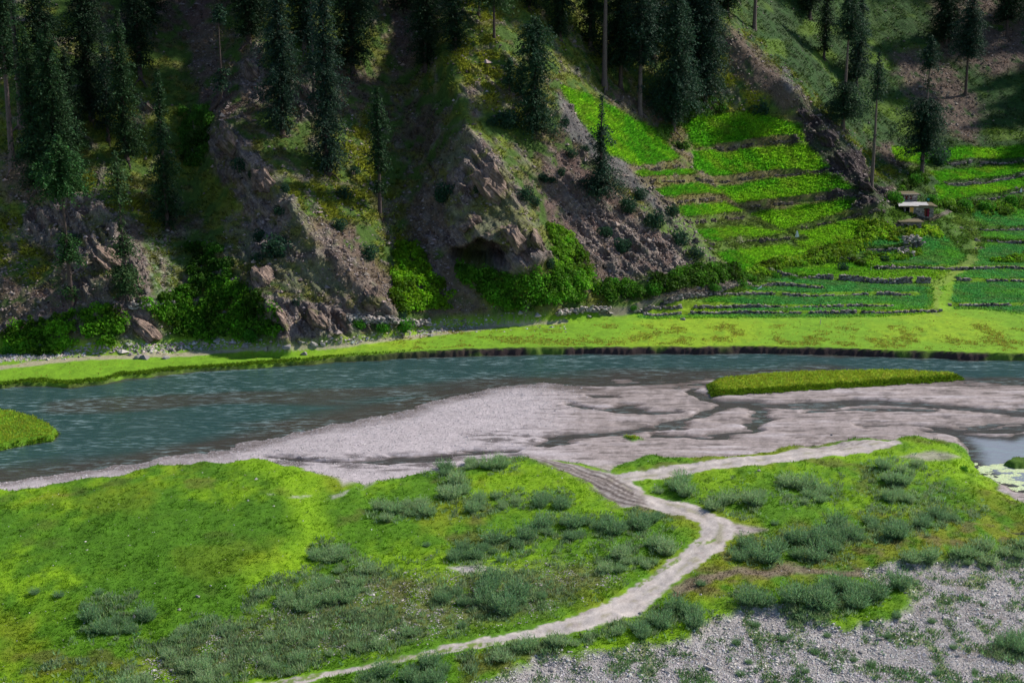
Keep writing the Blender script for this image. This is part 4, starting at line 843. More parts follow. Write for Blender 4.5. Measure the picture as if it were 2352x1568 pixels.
T('bare reddish trunk on the grassy shoulder with its crown out of frame', 1732, 66, -230, 0, [(.45, .8, 24, 28, 1), (.8, 1, 26, 3, 1)], pale=True, col_=BL)
T('dark conifer on the far right slope, nearest the top of the rock ridge', 1860, 40, -160, 0, spire(24, .1), col_=DK)
T('narrow black conifer left of the bare stemmed conifer on the ridge', 1893, 136, -40, 0, [(.12, .5, 10, 17, 1), (.5, 1, 18, 3, 1)], col_=DK)
T('tall conifer on the dark rock ridge with bare middle trunk and low ball of branches', 1936, 298, -6, 0, [(.10, .2, 32, 40, 1.3), (.2, .34, 38, 20, 1.2), (.66, .76, 18, 28, 1.1), (.76, .92, 28, 18, 1.1), (.92, 1, 14, 3, 1)], col_=(.024, .06, .03), pale=True)
T('dark narrow conifer directly behind the bare stemmed one on the ridge', 1967, 196, 5, 0, spire(24, .1), col_=BL)
T('very thin conifer with a long bare trunk and sparse tip, above the huts', 2001, 432, 128, 0, [(.66, .8, 14, 17, .8), (.8, 1, 15, 3, .8), (.36, .4, 6, 7, .4)], col_=(.022, .055, .03), pale=True)
T('gnarled conifer with heavy hanging boughs right of the huts', 2117, 402, 92, 0, [(.06, .16, 8, 10, .5), (.18, .38, 30, 42, 1.2), (.38, .56, 44, 30, 1.2), (.62, .7, 10, 12, .5), (.78, .9, 18, 19, 1.2), (.9, 1, 14, 3, 1)], col_=(.020, .052, .030), pale=True)
T('dense cone shaped conifer with spreading roots, left one of the upper right pair', 2172, 104, -60, 0, spire(28, .12, 1.2), col_=DK)
T('dense conifer with a bare lower trunk, right one of the upper right pair', 2217, 216, 2, 0, [(.40, .55, 27, 28, 1.2), (.55, .85, 28, 18, 1.2), (.85, 1, 16, 3, 1)], col_=BL)
T('dark conifer near the upper right corner, cut by the top edge', 2312, 84, -110, 0, spire(26, .2), col_=DK)
T('dark conifer nearest the right edge at the top', 2345, 40, -130, 0, spire(26, .15), col_=DK)
T('black conifer in the upper left forest between the mossy rock and the scree chute', 345, 60, -200, 0, spire(30), col_=DK)
T('dark conifer just above the bent thin tree at the top edge', 600, 40, -220, 0, spire(32), col_=DK)
T('conifer with a pale streaked trunk left of the tallest shaggy one', 722, 250, -20, 0, spire(22, .3, .6), col_=BL, pale=True)
T('dark conifer at the top edge above the middle gully', 930, 30, -200, 0, spire(34), col_=DK)
T('dark conifer at the top edge above the grass crest, right of the leaning trunk', 1215, 20, -170, 0, spire(30), col_=DK)
T('dark conifer at the top edge in the gap left of the full one', 1500, 130, -160, 0, spire(36), col_=DK)
for i, (u, v, h) in enumerate([(15, -60, 300), (180, -80, 300), (260, -70, 300), (420, -120, 300), (650, -90, 300), (760, -80, 300), (860, -110, 300), (1000, -120, 280), (1330, -90, 290), (1480, -110, 290), (1570, -130, 290), (2060, -40, 230), (2260, -60, 230)]):
    T('dark forest conifer standing just above the top edge, its foot out of frame', u, v, v-h, 0, spire(34), col_=DK)
# wood added unseen on the mountain, above and right of the frame, to shade the slope
def shade_wood(mask, n, seed, label):
    r = np.random.default_rng(seed); pr = mask.ravel()/mask.sum(); idx = r.choice(len(pr), n, p=pr); Vs, Fs, Cs = [], [], []; k0 = 0
    for q in idx:
        p = np.array([X.ravel()[q], Y.ravel()[q], Z.ravel()[q]]); H_ = 17+9*r.random(); w_ = 2.2+1.3*r.random()
        v, f, c = crown_mesh(H_, [(.1, .6, w_, w_*.8, .45), (.6, 1, w_*.8, .2, .45)], lambda z: (0, 0), r, DK, spray=.6)
        Vs.append(v+p); Fs.append(f+k0); Cs.append(c); k0 += len(v)
    tag(mesh_obj('forest', np.concatenate(Vs), np.concatenate(Fs), M['needle'], col=np.concatenate(Cs)), label, kind='stuff')
shade_wood(((V < -80) & (V > -420) & (U > -200) & (U < 2500) & (Z > 20))*1.0, 60, 5, 'dark conifer forest added unseen up the mountain to shade the slope')
shade_wood(((U > 2480) & (U < 3000) & (V > -200) & (V < 330) & (Z > 14))*1.0, 34, 6, 'unseen conifer forest added beyond the right edge to shade the slope')
# ================================================================== JUNIPERS AND SHRUBS ON THE SLOPE
def bush_mesh(seed, kind):
    r = np.random.default_rng(seed)
    if kind == 'round':          # leafy lumpy shrub, unit radius
        nl = 9; cen = rand_dirs(nl, r)*(.5*r.random((nl, 1))+.15); cen[:, 2] = np.abs(cen[:, 2])+.25; n = 900
        k_ = r.integers(0, nl, n); d = rand_dirs(n, r); C = cen[k_]+d*(.38+.12*r.random((n, 1))); C[:, 2] = np.maximum(C[:, 2], .02)
        A = rand_dirs(n, r)*.085; B_ = rand_dirs(n, r)*.07; K = (.7+.5*r.random(n))*(.75+.5*r.random(nl)[k_])
    else:                        # feathery upright scrub: many fine twigs
        nt_ = 230; n = nt_*9; a = r.random(nt_)*2*pi; lean = r.random(nt_)**.7*1.35; L_ = (.45+.75*r.random(nt_))*(1-.2*lean)
        base = np.stack([np.cos(a), np.sin(a), 0*a], 1)*(r.random(nt_)*.35)[:, None]
        d = np.stack([np.cos(a)*lean, np.sin(a)*lean, np.ones(nt_)], 1); d /= np.linalg.norm(d, axis=1)[:, None]
        q = np.tile(np.linspace(.25, 1.05, 9), nt_); ti = np.repeat(np.arange(nt_), 9)
        C = base[ti]+d[ti]*(L_[ti]*q)[:, None]+r.normal(size=(n, 3))*.035
        A = (d[ti]+.6*rand_dirs(n, r))*.075; B_ = rand_dirs(n, r)*.026; K = (.75+.4*q)*(.75+.5*r.random(nt_)[ti])*(.85+.3*r.random(n))
    return C, A, B_, K
def bush_data(name, kind, seed, base):
    C, A, B_, K = bush_mesh(seed, kind); r = np.random.default_rng(seed+5)
    v, f, c = quads(C, A, B_, np.clip(np.asarray(base)[None]*K[:, None]*(1+.1*r.normal(size=(len(K), 3))), .004, .6))
    o = mesh_obj(name, v, f, M['leaf'], col=c); me = o.data; bpy.data.objects.remove(o); return me
def put(name, me, p, s, label, cat, group, sz=None, rz=None):
    o = bpy.data.objects.new(name, me); COLL.objects.link(o); o.location = p; o.rotation_euler = (0, 0, rng.random()*6.28 if rz is None else rz)
    o.scale = (s, s*(.85+.3*rng.random()), s*(sz or 1)); return tag(o, label, cat, group)
JUN = [bush_data('juniper_bush', 'round', 100+i, (.028, .075, .04)) for i in range(4)]
GRN = [bush_data('green_shrub', 'round', 110+i, (.07, .25, .02)) for i in range(3)]
for u, v, rp, lab in [(514, 332, 13, 'small dark juniper perched on the tip of the pale rock spine'), (558, 395, 22, 'dark juniper growing out of the upper rock spine'), (580, 404, 15, 'smaller dark juniper beside the one on the upper rock spine'),
        (655, 440, 18, 'round juniper at the right of the rock spine'), (642, 490, 20, 'dark juniper low on the rock spine'), (790, 455, 24, 'dusky round bush on the olive slope left of the slim conifer'), (782, 528, 20, 'juniper on the brown slope below the dusky bush'),
        (850, 592, 26, 'dark juniper at the head of the bright gully thicket'), (640, 585, 42, 'large dark juniper in the crag above the left footpath'), (600, 550, 22, 'juniper at upper left of the large dark one in the crag'), (590, 600, 18, 'juniper at lower left of the large dark one in the crag'),
        (1022, 460, 28, 'dark juniper on the left flank of the cave cliff'), (1160, 290, 34, 'spreading juniper left of the heavy topped conifer'), (1128, 287, 18, 'small juniper at the left end of the spreading one'), (1200, 455, 26, 'juniper on the shoulder of the cave cliff'), (1222, 470, 20, 'smaller juniper at the right shoulder of the cave cliff'),
        (1100, 440, 18, 'low juniper in the middle of the cave cliff'), (1247, 415, 18, 'juniper on the earthy slope beneath the heavy topped conifer'), (1268, 418, 14, 'small juniper right of the one beneath the heavy topped conifer'), (1312, 358, 20, 'juniper beside the upper grey scree'), (1340, 345, 14, 'small juniper at the lip of the grey scree'),
        (1296, 285, 13, 'tiny low juniper on the upper scree edge'), (1290, 400, 14, 'juniper halfway down the dark earthy slope'), (1470, 455, 20, 'juniper on the olive crest of the lower spur'), (1440, 485, 26, 'dark juniper in the shade of the lower spur'), (1500, 520, 26, 'dark juniper below the olive crest of the lower spur'),
        (1540, 492, 20, 'juniper near the edge of the terraces'), (1560, 560, 26, 'juniper above the toe of the lower spur'), (1390, 540, 20, 'juniper in the scree below the ragged conifer'), (1430, 575, 22, 'juniper low in the dark scree'), (1600, 590, 22, 'juniper at the corner between spur and lowest lobed field'),
        (170, 560, 20, 'dark juniper clinging to the leftmost rock spur'), (925, 730, 14, 'small dark bush at the foot of the gully thicket'), (680, 700, 15, 'dark bush on the stony ledge of the footpath'), (1260, 610, 18, 'dark bush hanging at the right foot of the cave cliff'), (816, 398, 16, 'dark bush on the slope right of the tallest shaggy conifer'),
        (1745, 260, 22, 'shrub at the upper edge of the second field'), (2158, 376, 26, 'dark ball shaped bush hanging beside the gnarled conifer'), (2030, 600, 14, 'bush on the stones of the inner field'), (1938, 622, 16, 'dark bush on the stone heap inside the broad field')]:
    p = find(u, v); sc = p[1]/FPX; put('juniper_bush', JUN[int(u) % 4], p-[0, 0, .3], rp*sc*1.15, lab, 'bush', 'junipers on the slope', .9+.4*rng.random())
for u, v, rp, lab in [(825, 752, 20, 'bright green shrub at the foot of the rubble, leftmost of three'), (880, 762, 22, 'low bright shrub between two others at the foot of the rubble'), (928, 760, 30, 'widest bright shrub below the rubble slope'), (578, 782, 26, 'green shrub left of the slanting slab'), (1455, 712, 12, 'green shrub at the corner of the stone lane wall'),
        (1500, 672, 22, 'green shrub at the dark bend of the lane'), (1700, 655, 18, 'green shrub at the upper end of the lane wall'), (1640, 668, 16, 'green shrub standing on the lane wall'), (2055, 466, 26, 'leafy shrub left of the upper hut'), (2100, 420, 20, 'rounded shrub behind the upper hut'), (2140, 462, 18, 'shrub right of the upper hut'),
        (2215, 478, 24, 'shrub on the hedge right of the middle hut'), (2260, 484, 24, 'shrub in the middle of the right hand hedge'), (2320, 470, 26, 'shrub toward the right end of the right hand hedge'), (20, 812, 22, 'green shrub in the lower left corner of the slope'), (1782, 640, 14, 'shrub growing in the long upper terrace wall, left one'), (1822, 644, 14, 'shrub growing in the long upper terrace wall, right one'),
        (2212, 1080, 16, 'bright leafy bush on the tip of the meadow beside the pond')]:
    p = find(u, v); sc = p[1]/FPX; put('green_shrub', GRN[int(u) % 3], p-[0, 0, .3], rp*sc*1.15, lab, 'shrub', 'green shrubs', .9)
# ================================================================== GREY GREEN SCRUB ON THE RIVER FLAT
SCR = [bush_data('scrub_bush', 'feather', 200+i, (.28, .40, .19) if i % 2 else (.23, .36, .16)) for i in range(6)]
SCD = [bush_data('scrub_bush', 'feather', 220+i, (.165, .285, .13)) for i in range(4)]
CL_B = [  # (label, polygon, n, radius_px, dark)
 ('on the left end of the upper belt beside the sand', [(985, 1092), (1010, 1075), (1040, 1075), (1030, 1100)], 4, 26, 1),
 ('in the upper belt near the river sand', [(1040, 1070), (1140, 1050), (1220, 1055), (1130, 1085)], 9, 26, 0),
 ('in the pale clump left of the sand track', [(1040, 1090), (1070, 1100), (1070, 1140), (1030, 1150), (1010, 1120)], 8, 30, 0),
 ('in the low clump in the middle of the meadow', [(850, 1190), (870, 1165), (980, 1155), (990, 1180), (900, 1196)], 12, 26, 0),
 ('in the thin belt running toward the road junction', [(1000, 1160), (1200, 1130), (1210, 1160), (1040, 1188)], 12, 22, 0),
 ('in the dark pair left of the muddy junction', [(1200, 1165), (1230, 1140), (1310, 1145), (1300, 1170)], 7, 28, 1),
 ('in the dark tuft right beside the road bend', [(1440, 1192), (1460, 1175), (1520, 1178), (1525, 1195)], 5, 28, 1),
 ('in the long dark belt across the meadow, its right half', [(1230, 1230), (1240, 1200), (1400, 1190), (1500, 1205), (1480, 1235), (1330, 1245)], 18, 32, 1),
 ('in the long dark belt across the meadow, its left half', [(1040, 1300), (1050, 1245), (1100, 1240), (1230, 1230), (1260, 1260), (1130, 1290)], 17, 32, 1),
 ('in the clump on the inside of the road curve', [(1370, 1320), (1390, 1270), (1480, 1245), (1560, 1255), (1500, 1300), (1430, 1310)], 15, 30, 0),
 ('in the tall clump surrounded by pebbles', [(1080, 1390), (1120, 1320), (1230, 1310), (1270, 1340), (1240, 1390), (1150, 1410)], 13, 38, 1),
 ('beside the dark hole in the turf', [(715, 1290), (730, 1250), (800, 1245), (830, 1290)], 8, 30, 0),
 ('in the small clump left of the pebble clearing', [(990, 1390), (1010, 1340), (1070, 1350), (1070, 1385)], 5, 32, 1),
 ('along the lower edge of the smooth green meadow', [(560, 1390), (640, 1330), (760, 1300), (900, 1310), (860, 1360), (680, 1410)], 20, 30, 0),
 ('in the dark clump at the lower left', [(185, 1450), (210, 1405), (310, 1385), (340, 1420), (290, 1460)], 9, 36, 1),
 ('scattered over the scrubby lower left foreground', [(330, 1500), (450, 1430), (700, 1420), (900, 1400), (950, 1470), (700, 1530), (450, 1560)], 24, 30, 0),
 ('right at the bottom edge left of the road', [(250, 1580), (500, 1520), (760, 1520), (620, 1560), (400, 1590)], 12, 34, 0),
 ('in the belt between the road and the bottom edge', [(820, 1568), (900, 1535), (1080, 1515), (1090, 1550), (950, 1580)], 11, 36, 1),
 ('on the verge below the road', [(1120, 1520), (1130, 1490), (1300, 1468), (1420, 1430), (1430, 1455), (1250, 1500)], 11, 28, 0),
 ('on the verge in the clump where the road widens', [(1400, 1450), (1430, 1415), (1560, 1385), (1640, 1405), (1600, 1440), (1480, 1460)], 12, 32, 1),
 ('on the inner side of the road right of the junction', [(1500, 1130), (1540, 1105), (1600, 1110), (1590, 1140)], 6, 28, 0),
 ('in the row above the road bend', [(1600, 1160), (1660, 1130), (1780, 1140), (1760, 1175), (1690, 1180)], 9, 26, 0),
 ('in the upper middle clump of the right meadow', [(1770, 1140), (1790, 1110), (1930, 1115), (1930, 1145), (1840, 1160)], 12, 30, 0),
 ('in the pale haze of scrub on the upper right meadow', [(1980, 1100), (2000, 1070), (2120, 1065), (2130, 1110), (2010, 1130)], 10, 26, 0),
 ('in the dotted group right of the upper middle clump', [(2000, 1180), (2020, 1130), (2180, 1110), (2190, 1160), (2100, 1180)], 8, 26, 0),
 ('in left half of the large hedge right of the road', [(1675, 1285), (1690, 1250), (1850, 1225), (1950, 1250), (1950, 1285), (1800, 1290)], 17, 34, 1),
 ('in middle of the large hedge right of the road', [(1860, 1240), (1900, 1205), (2000, 1200), (2060, 1215), (2050, 1240), (1950, 1250)], 12, 34, 1),
 ('at far right end of the large hedge by the road', [(2040, 1235), (2060, 1190), (2160, 1175), (2260, 1165), (2230, 1190), (2110, 1230)], 13, 32, 1),
 ('in the low clump on the upper edge of the gravel', [(2065, 1295), (2080, 1270), (2150, 1270), (2150, 1290)], 5, 30, 0),
 ('in the clump at the right edge above the gravel', [(2175, 1290), (2190, 1265), (2360, 1245), (2360, 1275), (2260, 1295)], 10, 30, 0),
 ('in the small dark pair left of the gravel thicket', [(1680, 1370), (1690, 1355), (1770, 1375), (1760, 1400), (1725, 1400)], 4, 32, 1),
 ('in the big dark thicket on the gravel edge', [(1795, 1410), (1810, 1360), (1900, 1345), (2000, 1360), (2080, 1330), (2095, 1345), (2000, 1385), (1920, 1415)], 20, 40, 1),
 ('in the clump by the right edge in the gravel', [(2270, 1500), (2300, 1470), (2370, 1460), (2370, 1510)], 5, 36, 1)]
def in_poly(pl, n, r):
    P = np.asarray(pl, float); out = []
    while len(out) < n:
        q = P.min(0)+(P.max(0)-P.min(0))*r.random(2)
        if sdf(P, np.array([q[0]]), np.array([q[1]]), 500.)[0] > 0: out.append(q)
    return out
rb = np.random.default_rng(31)
for lab, pl, n, rp, dk in CL_B:
    for q in in_poly(pl, int(round(n*.84)), rb):
        p = find(q[0], q[1]+4); sc = p[1]/FPX; s = rp*sc*(.45+.75*rb.random())
        put('scrub_bush', (SCD if dk else SCR)[rb.integers(0, 4)], p-[0, 0, .06], s, ('dark' if dk else 'pale')+' grey green bush '+lab, 'bush', 'grey green bushes '+lab, .95+.3*rb.random())
# low scrub and weeds between the bushes, too many to count
lowp = np.zeros(X.shape)
for lab, pl, n, rp, dk in CL_B: lowp = np.maximum(lowp, ss(-20, 8, sdf(pl, Uw, Vw, 40.))*ss(-.4, .15, n4+.3*n2))
lowp = np.maximum(lowp, ss(-20, 30, sdf([(-50, 1600), (150, 1480), (420, 1440), (560, 1390), (800, 1280), (1000, 1290), (1050, 1230), (1500, 1180), (1560, 1240), (1400, 1370), (1200, 1440), (900, 1500), (600, 1560)], Uw, Vw, 60.))*(.03+.5*ss(.08, .40, n4+.5*n2)))
lowp = np.maximum(lowp, ss(-10, 20, sdf([(1560, 1110), (1900, 1080), (2150, 1060), (2240, 1150), (2000, 1180), (1700, 1180)], Uw, Vw, 60.))*.25*ss(-.1, .3, n4+.4*n2))
lowp = lowp*((CL == 4) | (CL == 5))*(1-rdm)
P, _ = scatter(lowp, 11500, 33)
def scrub_mass(name, P, h, cols, seed, per=9, label=''):
    r = np.random.default_rng(seed); n = len(P); k_ = n*per; a = r.random(k_)*2*pi; ln = r.random(k_)*.8; hh = h*(.5+.8*np.repeat(r.random(n), per))*(.6+.5*r.random(k_))
    d = np.stack([np.cos(a)*ln, np.sin(a)*ln, 1+0*a], 1)*hh[:, None]; C = np.repeat(P, per, 0)+d*.5+np.stack([np.cos(a), np.sin(a), 0*a], 1)*.12
    v, f, c = quads(C, d*.5, rand_dirs(k_, r)*.045, np.repeat(cols, per, 0)*(.8+.4*r.random((k_, 1)))); return tag(mesh_obj(name, v, f, M['leaf'], col=c), label, kind='stuff')
scrub_mass('low_scrub', P, .42, hcol(len(P), (.22, .325, .15), .28), 34, label='low grey green scrub and weeds spread between the bushes of the river flat')
P, _ = scatter((CL == 5)*ss(-.1, .3, n4+.3*n2)*gm, 3200, 35)
scrub_mass('gravel_tufts', P, .30, hcol(len(P), (.11, .22, .08), .3), 36, 7, 'small green tufts sprouting between the stones of the gravel')
for i, (u, v) in enumerate([(1150, 1290), (1060, 1440), (1735, 1440), (1900, 1462), (1870, 1500), (1800, 1470), (2040, 1465), (1720, 1525), (1690, 1480), (2000, 1528), (2190, 1490), (2140, 1430), (1610, 1345), (2240, 1545), (2060, 1420), (1960, 1520), (1700, 1550), (1850, 1545), (2150, 1548), (1990, 1440), (135, 1372), (80, 1365), (195, 1395), (228, 1365), (980, 1255), (1780, 1205)]):
    p = find(u, v); put('scrub_tuft', SCD[i % 4], p-[0, 0, .05], 15*p[1]/FPX*(.8+.4*rb.random()), 'small isolated grey green tuft standing alone on turf or gravel', 'bush', 'isolated small tufts')
# ================================================================== ROCKS
def rock_mesh(seed, sub=I3V, subf=I3F, rough=.32, angular=True):
    r = np.random.default_rng(seed); v = sub.copy()
    if angular:
        for q in range(13):                                        # shave planes off a ball: broken, faceted stone
            d = rand_dirs(1, r)[0]; h = .32+.45*r.random(); t = v@d; v = v-np.maximum(t-h, 0)[:, None]*d
    v = v*(1+rough*.35*fbm(v[:, 0]*2.2+seed, v[:, 1]*2.2, v[:, 2]*2.2, 3))[:, None]; return v, subf
def rock_data(name, seed, col_, kw={}):
    v, f = rock_mesh(seed, **kw); r = np.random.default_rng(seed); c = hcol(len(v), col_, .12, r, .03)
    o = mesh_obj(name, v, f, M['stone'], col=c); me = o.data; bpy.data.objects.remove(o); return me
BOU = [rock_data('boulder', 300+i, (.31, .285, .27), dict(sub=I2V, subf=I2F)) for i in range(5)]
BOD = [rock_data('boulder', 320+i, (.20, .18, .18), dict(sub=I2V, subf=I2F)) for i in range(3)]
for i, (u, v, rp, lab, dk) in enumerate([(318, 822, 11, 'pale boulder leaning on the dark slab beside the footpath', 0), (332, 823, 14, 'dark flat slab beside the footpath', 1), (380, 824, 9, 'rounded pale boulder below the footpath', 0), (698, 814, 8, 'dark rock standing alone in the far bank meadow', 1), (300, 816, 8, 'small dark stone left of the pale boulder by the footpath', 1),
        (560, 800, 10, 'pale rock at the left end of the rubble apron', 0), (610, 805, 9, 'pale rock on the grass under the slanting slab', 0), (655, 806, 15, 'flat pale boulder below the slanting slab', 0), (690, 790, 12, 'block in the rubble at the foot of the slanting slab', 0), (720, 795, 11, 'block at the right of the rubble by the slanting slab', 0),
        (640, 800, 8, 'small block in front of the slanting slab', 0), (742, 792, 9, 'block at the edge of the footpath below the crag', 0), (470, 790, 10, 'pale rock between the left crag and the thicket', 0), (500, 788, 9, 'pale rock under the bay thicket', 0), (1012, 760, 10, 'pale rock beside the path below the gully thicket', 0),
        (990, 772, 7, 'small stone beside the footpath where it bends', 0), (1195, 722, 9, 'pale rock at the dry wall near the lane', 0), (1405, 722, 8, 'pale block at the lane entrance', 0), (1570, 735, 7, 'dark stone on the grassy bank right of the lane', 1), (1352, 728, 6, 'small pale stone below the dry wall', 0),
        (775, 1338, 9, 'white boulder alone in the scrub left of centre', 0), (455, 1371, 7, 'white stone at the lower edge of the smooth meadow', 0), (392, 1542, 8, 'white boulder near the bottom edge at left', 0), (293, 1541, 7, 'white stone left of the boulder near the bottom edge', 0), (309, 1418, 8, 'pale stone on the right of the lower left dark clump', 0),
        (412, 1400, 5, 'small white stone on the turf below the meadow', 0), (654, 1346, 5, 'small white stone inside the scrub belt', 0), (1470, 1408, 7, 'pale stone on the roadside where the road widens', 0), (1630, 1537, 11, 'pale squared block in the gravel near the bottom edge', 0), (1600, 1505, 9, 'brownish white boulder in the gravel bank', 0),
        (1265, 1540, 9, 'whitish boulder in the gravel left of the squared block', 0), (1610, 1453, 9, 'pale boulder on the gravel bank below the road', 0), (1975, 1500, 10, 'large pale cobble in the middle of the gravel', 0), (2020, 1470, 9, 'pale cobble near the upper middle of the gravel', 0), (2200, 1510, 9, 'pale cobble toward the right of the gravel', 0),
        (1742, 1082, 5, 'small white stone on the upper right meadow', 0), (2100, 1305, 5, 'small white stone on the brown track', 0), (2075, 1216, 5, 'white stone under the far end of the dark hedge', 0), (740, 518, 6, 'white stone on the brown slope beside the juniper', 0), (1910, 1000, 5, 'pale lump on the churned mud', 0)]):
    p = find(u, v); s = rp*p[1]/FPX*1.25; o = put('boulder', (BOD if dk else BOU)[i % (3 if dk else 5)], p+[0, 0, s*.15], s, lab, 'rock', 'boulders'); o.scale[2] = s*(.45+.3*rng.random())
# larger outcrops standing proud of the slope
def outcrop(label, u, v, su, sv, depth, seed, tilt=-.6, col_=(.20, .145, .12), beds=1.5, name='rock_outcrop'):
    p = find(u, v); sc = p[1]/FPX; r = np.random.default_rng(seed); vv = I4V.copy()
    for q in range(34):
        d = rand_dirs(1, r)[0]; h = .42+.4*r.random(); vv = vv-np.maximum(vv@d-h, 0)[:, None]*d
    a1_ = vv[:, 0]; vv = vv*np.array([su*sc, depth, sv*sc]); ca, sa = math.cos(tilt), math.sin(tilt)
    vv = np.stack([vv[:, 0]*ca+vv[:, 2]*sa, vv[:, 1], -vv[:, 0]*sa+vv[:, 2]*ca], 1)
    w_ = vv+p; b1 = w_[:, 0]*.67-w_[:, 2]*.74; b2 = w_[:, 2]*.67+w_[:, 0]*.74
    n = vv/np.linalg.norm(vv, axis=1)[:, None]; lay_ = fbm(b1*.12, b2*1.0, w_[:, 1]*.3, 5, .65); bl_ = ridged(b1*.35, b2*.8, w_[:, 1]*.5, 4)
    vv = vv+n*(.55*lay_+.30*bl_-.2)[:, None]*beds*.8
    c0_ = np.array(col_); c = np.zeros((len(vv), 3))+c0_; c = mixc(c, c0_*.5, ss(-.1, .4, lay_)); c = mixc(c, c0_*1.55, ss(.35, .7, bl_)*.7)
    c = mixc(c, (.10, .13, .02), ss(.2, .5, fbm(w_[:, 0]*.4, w_[:, 1]*.4, w_[:, 2]*.4, 3))*.5)
    o = mesh_obj(name, vv, I4F, M['rock'], col=c); o.location = p; return tag(o, label, 'rock', 'rock outcrops')
for a in [('pale rock spine tip jutting from the left slope with a juniper on it', 530, 335, 40, 62, 3.5, 1, -.75), ('lower half of the pale rock spine, broken into blocks', 610, 420, 42, 60, 3.2, 2, -.85),
          ('dark slab crag between the two left thickets below the footpath', 335, 762, 34, 66, 3.0, 3, -.75), ('tall smooth slanting slab at the right of the bay thicket', 652, 735, 24, 66, 2.6, 4, -.6), ('blocky crag right of the slanting slab', 728, 742, 46, 44, 3.0, 5, -.9),
          ('rust brown bluff at the foot of the middle ridge', 852, 690, 38, 40, 3.0, 6, -.5), ('ragged crag in the middle of the left ridge', 600, 650, 48, 46, 3.2, 7, -.9), ('upper buttress of the cave cliff', 1130, 440, 62, 105, 4.0, 8, -.55), 
          ('overhanging pillar of rock right above the cave mouth', 1188, 560, 40, 72, 4.2, 9, -.25), ('right hand corner block of the cave cliff', 1236, 570, 28, 52, 3.2, 10, -.3), ('brow of rock over the left side of the cave', 1080, 515, 46, 34, 3.0, 11, -.4),
          ('rocky face of the leftmost spur with pale ledges', 250, 600, 46, 60, 2.6, 12, -.6), ('grey cliff patch beside the left shaggy conifer', 583, 175, 24, 60, 2.0, 14, -.2), ('grey cliff patch between the two shaggy conifers', 700, 220, 30, 52, 2.0, 15, -.4),
          ('small mossy cliff under the black twin stemmed conifer', 342, 252, 22, 24, 2.0, 16, -.1)]:
    outcrop(*a)
for a in [('topmost dark fang of the rock ridge beside the terraces', 1852, 268, 26, 34, 3.0, 21, -.8), ('second dark crag down the rock ridge', 1900, 325, 34, 36, 3.0, 22, -.8), ('dark crag of the rock ridge beneath the low balled conifer', 1945, 375, 32, 44, 3.0, 23, -.7), ('lowest dark crag of the rock ridge above the huts', 1985, 432, 24, 46, 2.8, 24, -.5)]:
    outcrop(*a, col_=(.05, .038, .042), name='rock_outcrop')
# ================================================================== DRY STONE WALLS
WL = {'lane': 'tumbled stone wall along the lane climbing to the terraces', 'long_upper': 'long dry stone wall under the broad lower field', 'spur': 'short curved dry stone wall between the long wall and the flagged field', 'middle': 'dry stone wall above the widest blue green field', 'low_a': 'upper of the twin low walls closest to the meadow', 'low_b': 'lowest dry stone wall, right above the meadow',
      'slope_a': 'terrace wall under the highest right hand field', 'slope_b': 'rubble terrace wall under the second field', 'slope_c': 'rubble terrace wall crossing below the third field, ending at the dark ridge', 'slope_d': 'terrace wall running up to the hut path', 'lobe_a': 'terrace wall of the topmost small lobed field', 'lobe_b': 'terrace wall of the second small lobed field', 'lobe_c': 'terrace wall of the third small lobed field', 'lobe_d': 'terrace wall below the lowest lobed field, near the white flag', 'bright': 'thin terrace wall under the long bright field',
      'right_a': 'highest terrace wall at the right edge', 'right_b': 'second terrace wall from the top at the right edge', 'right_c': 'leaning stone wall above the right hand hedge', 'right_d': 'stone wall of the upper cabbage plots at the right edge', 'right_e': 'stone wall of the second cabbage plots at the right edge', 'right_f': 'stone wall with a heap right of the pale path strip', 'right_g': 'dark low wall right of the pale path strip', 'right_h': 'broken wall in the lower right corner of the terraces', 'inner_a': 'short wall around the stone heap inside the broad field', 'inner_b': 'dark bank wall of the inner field', 'inner_c': 'short wall under the thicket below the huts'}
for n_, P in WALLP.items():
    mb = MB(); L_ = np.concatenate([[0], np.cumsum(np.linalg.norm(np.diff(P[:, :2], axis=0), axis=1))]); r = np.random.default_rng(len(n_)*7+int(P[0, 1]))
    steep = n_.startswith(('slope', 'lobe', 'bright')); hgt = {'long_upper': 1.15, 'lane': .8}.get(n_, .65 if steep else .6)
    s_ = 0.
    while s_ < L_[-1]:
        x_ = np.interp(s_, L_, P[:, 0]); y_ = np.interp(s_, L_, P[:, 1]); zb = ground_z(x_, y_-.35)
        hh = hgt*(.75+.4*perlin(s_*.15, P[0, 1], .5)*2); z_ = 0.
        if perlin(s_*.35, P[0, 0], 3.) > (.05 if steep else .30): s_ += .5; continue
        while z_ < hh:
            dz_ = .16+.14*r.random(); c = np.clip(np.array((.13, .105, .085) if steep else (.19, .165, .155))*(1+.5*r.normal()), .03, .6)
            mb.box((x_+.1*r.normal(), y_-.25+.10*r.normal()+z_*.12, zb+z_+dz_*.35), (.3+.3*r.random(), .4, dz_), r.normal()*.3, .12, c, .15*r.normal()); z_ += dz_*.85
        s_ += .32+.14*r.random()
    o = mb.obj('stone_wall', M['stone']); tag(o, WL[n_], 'wall', 'dry stone terrace walls')
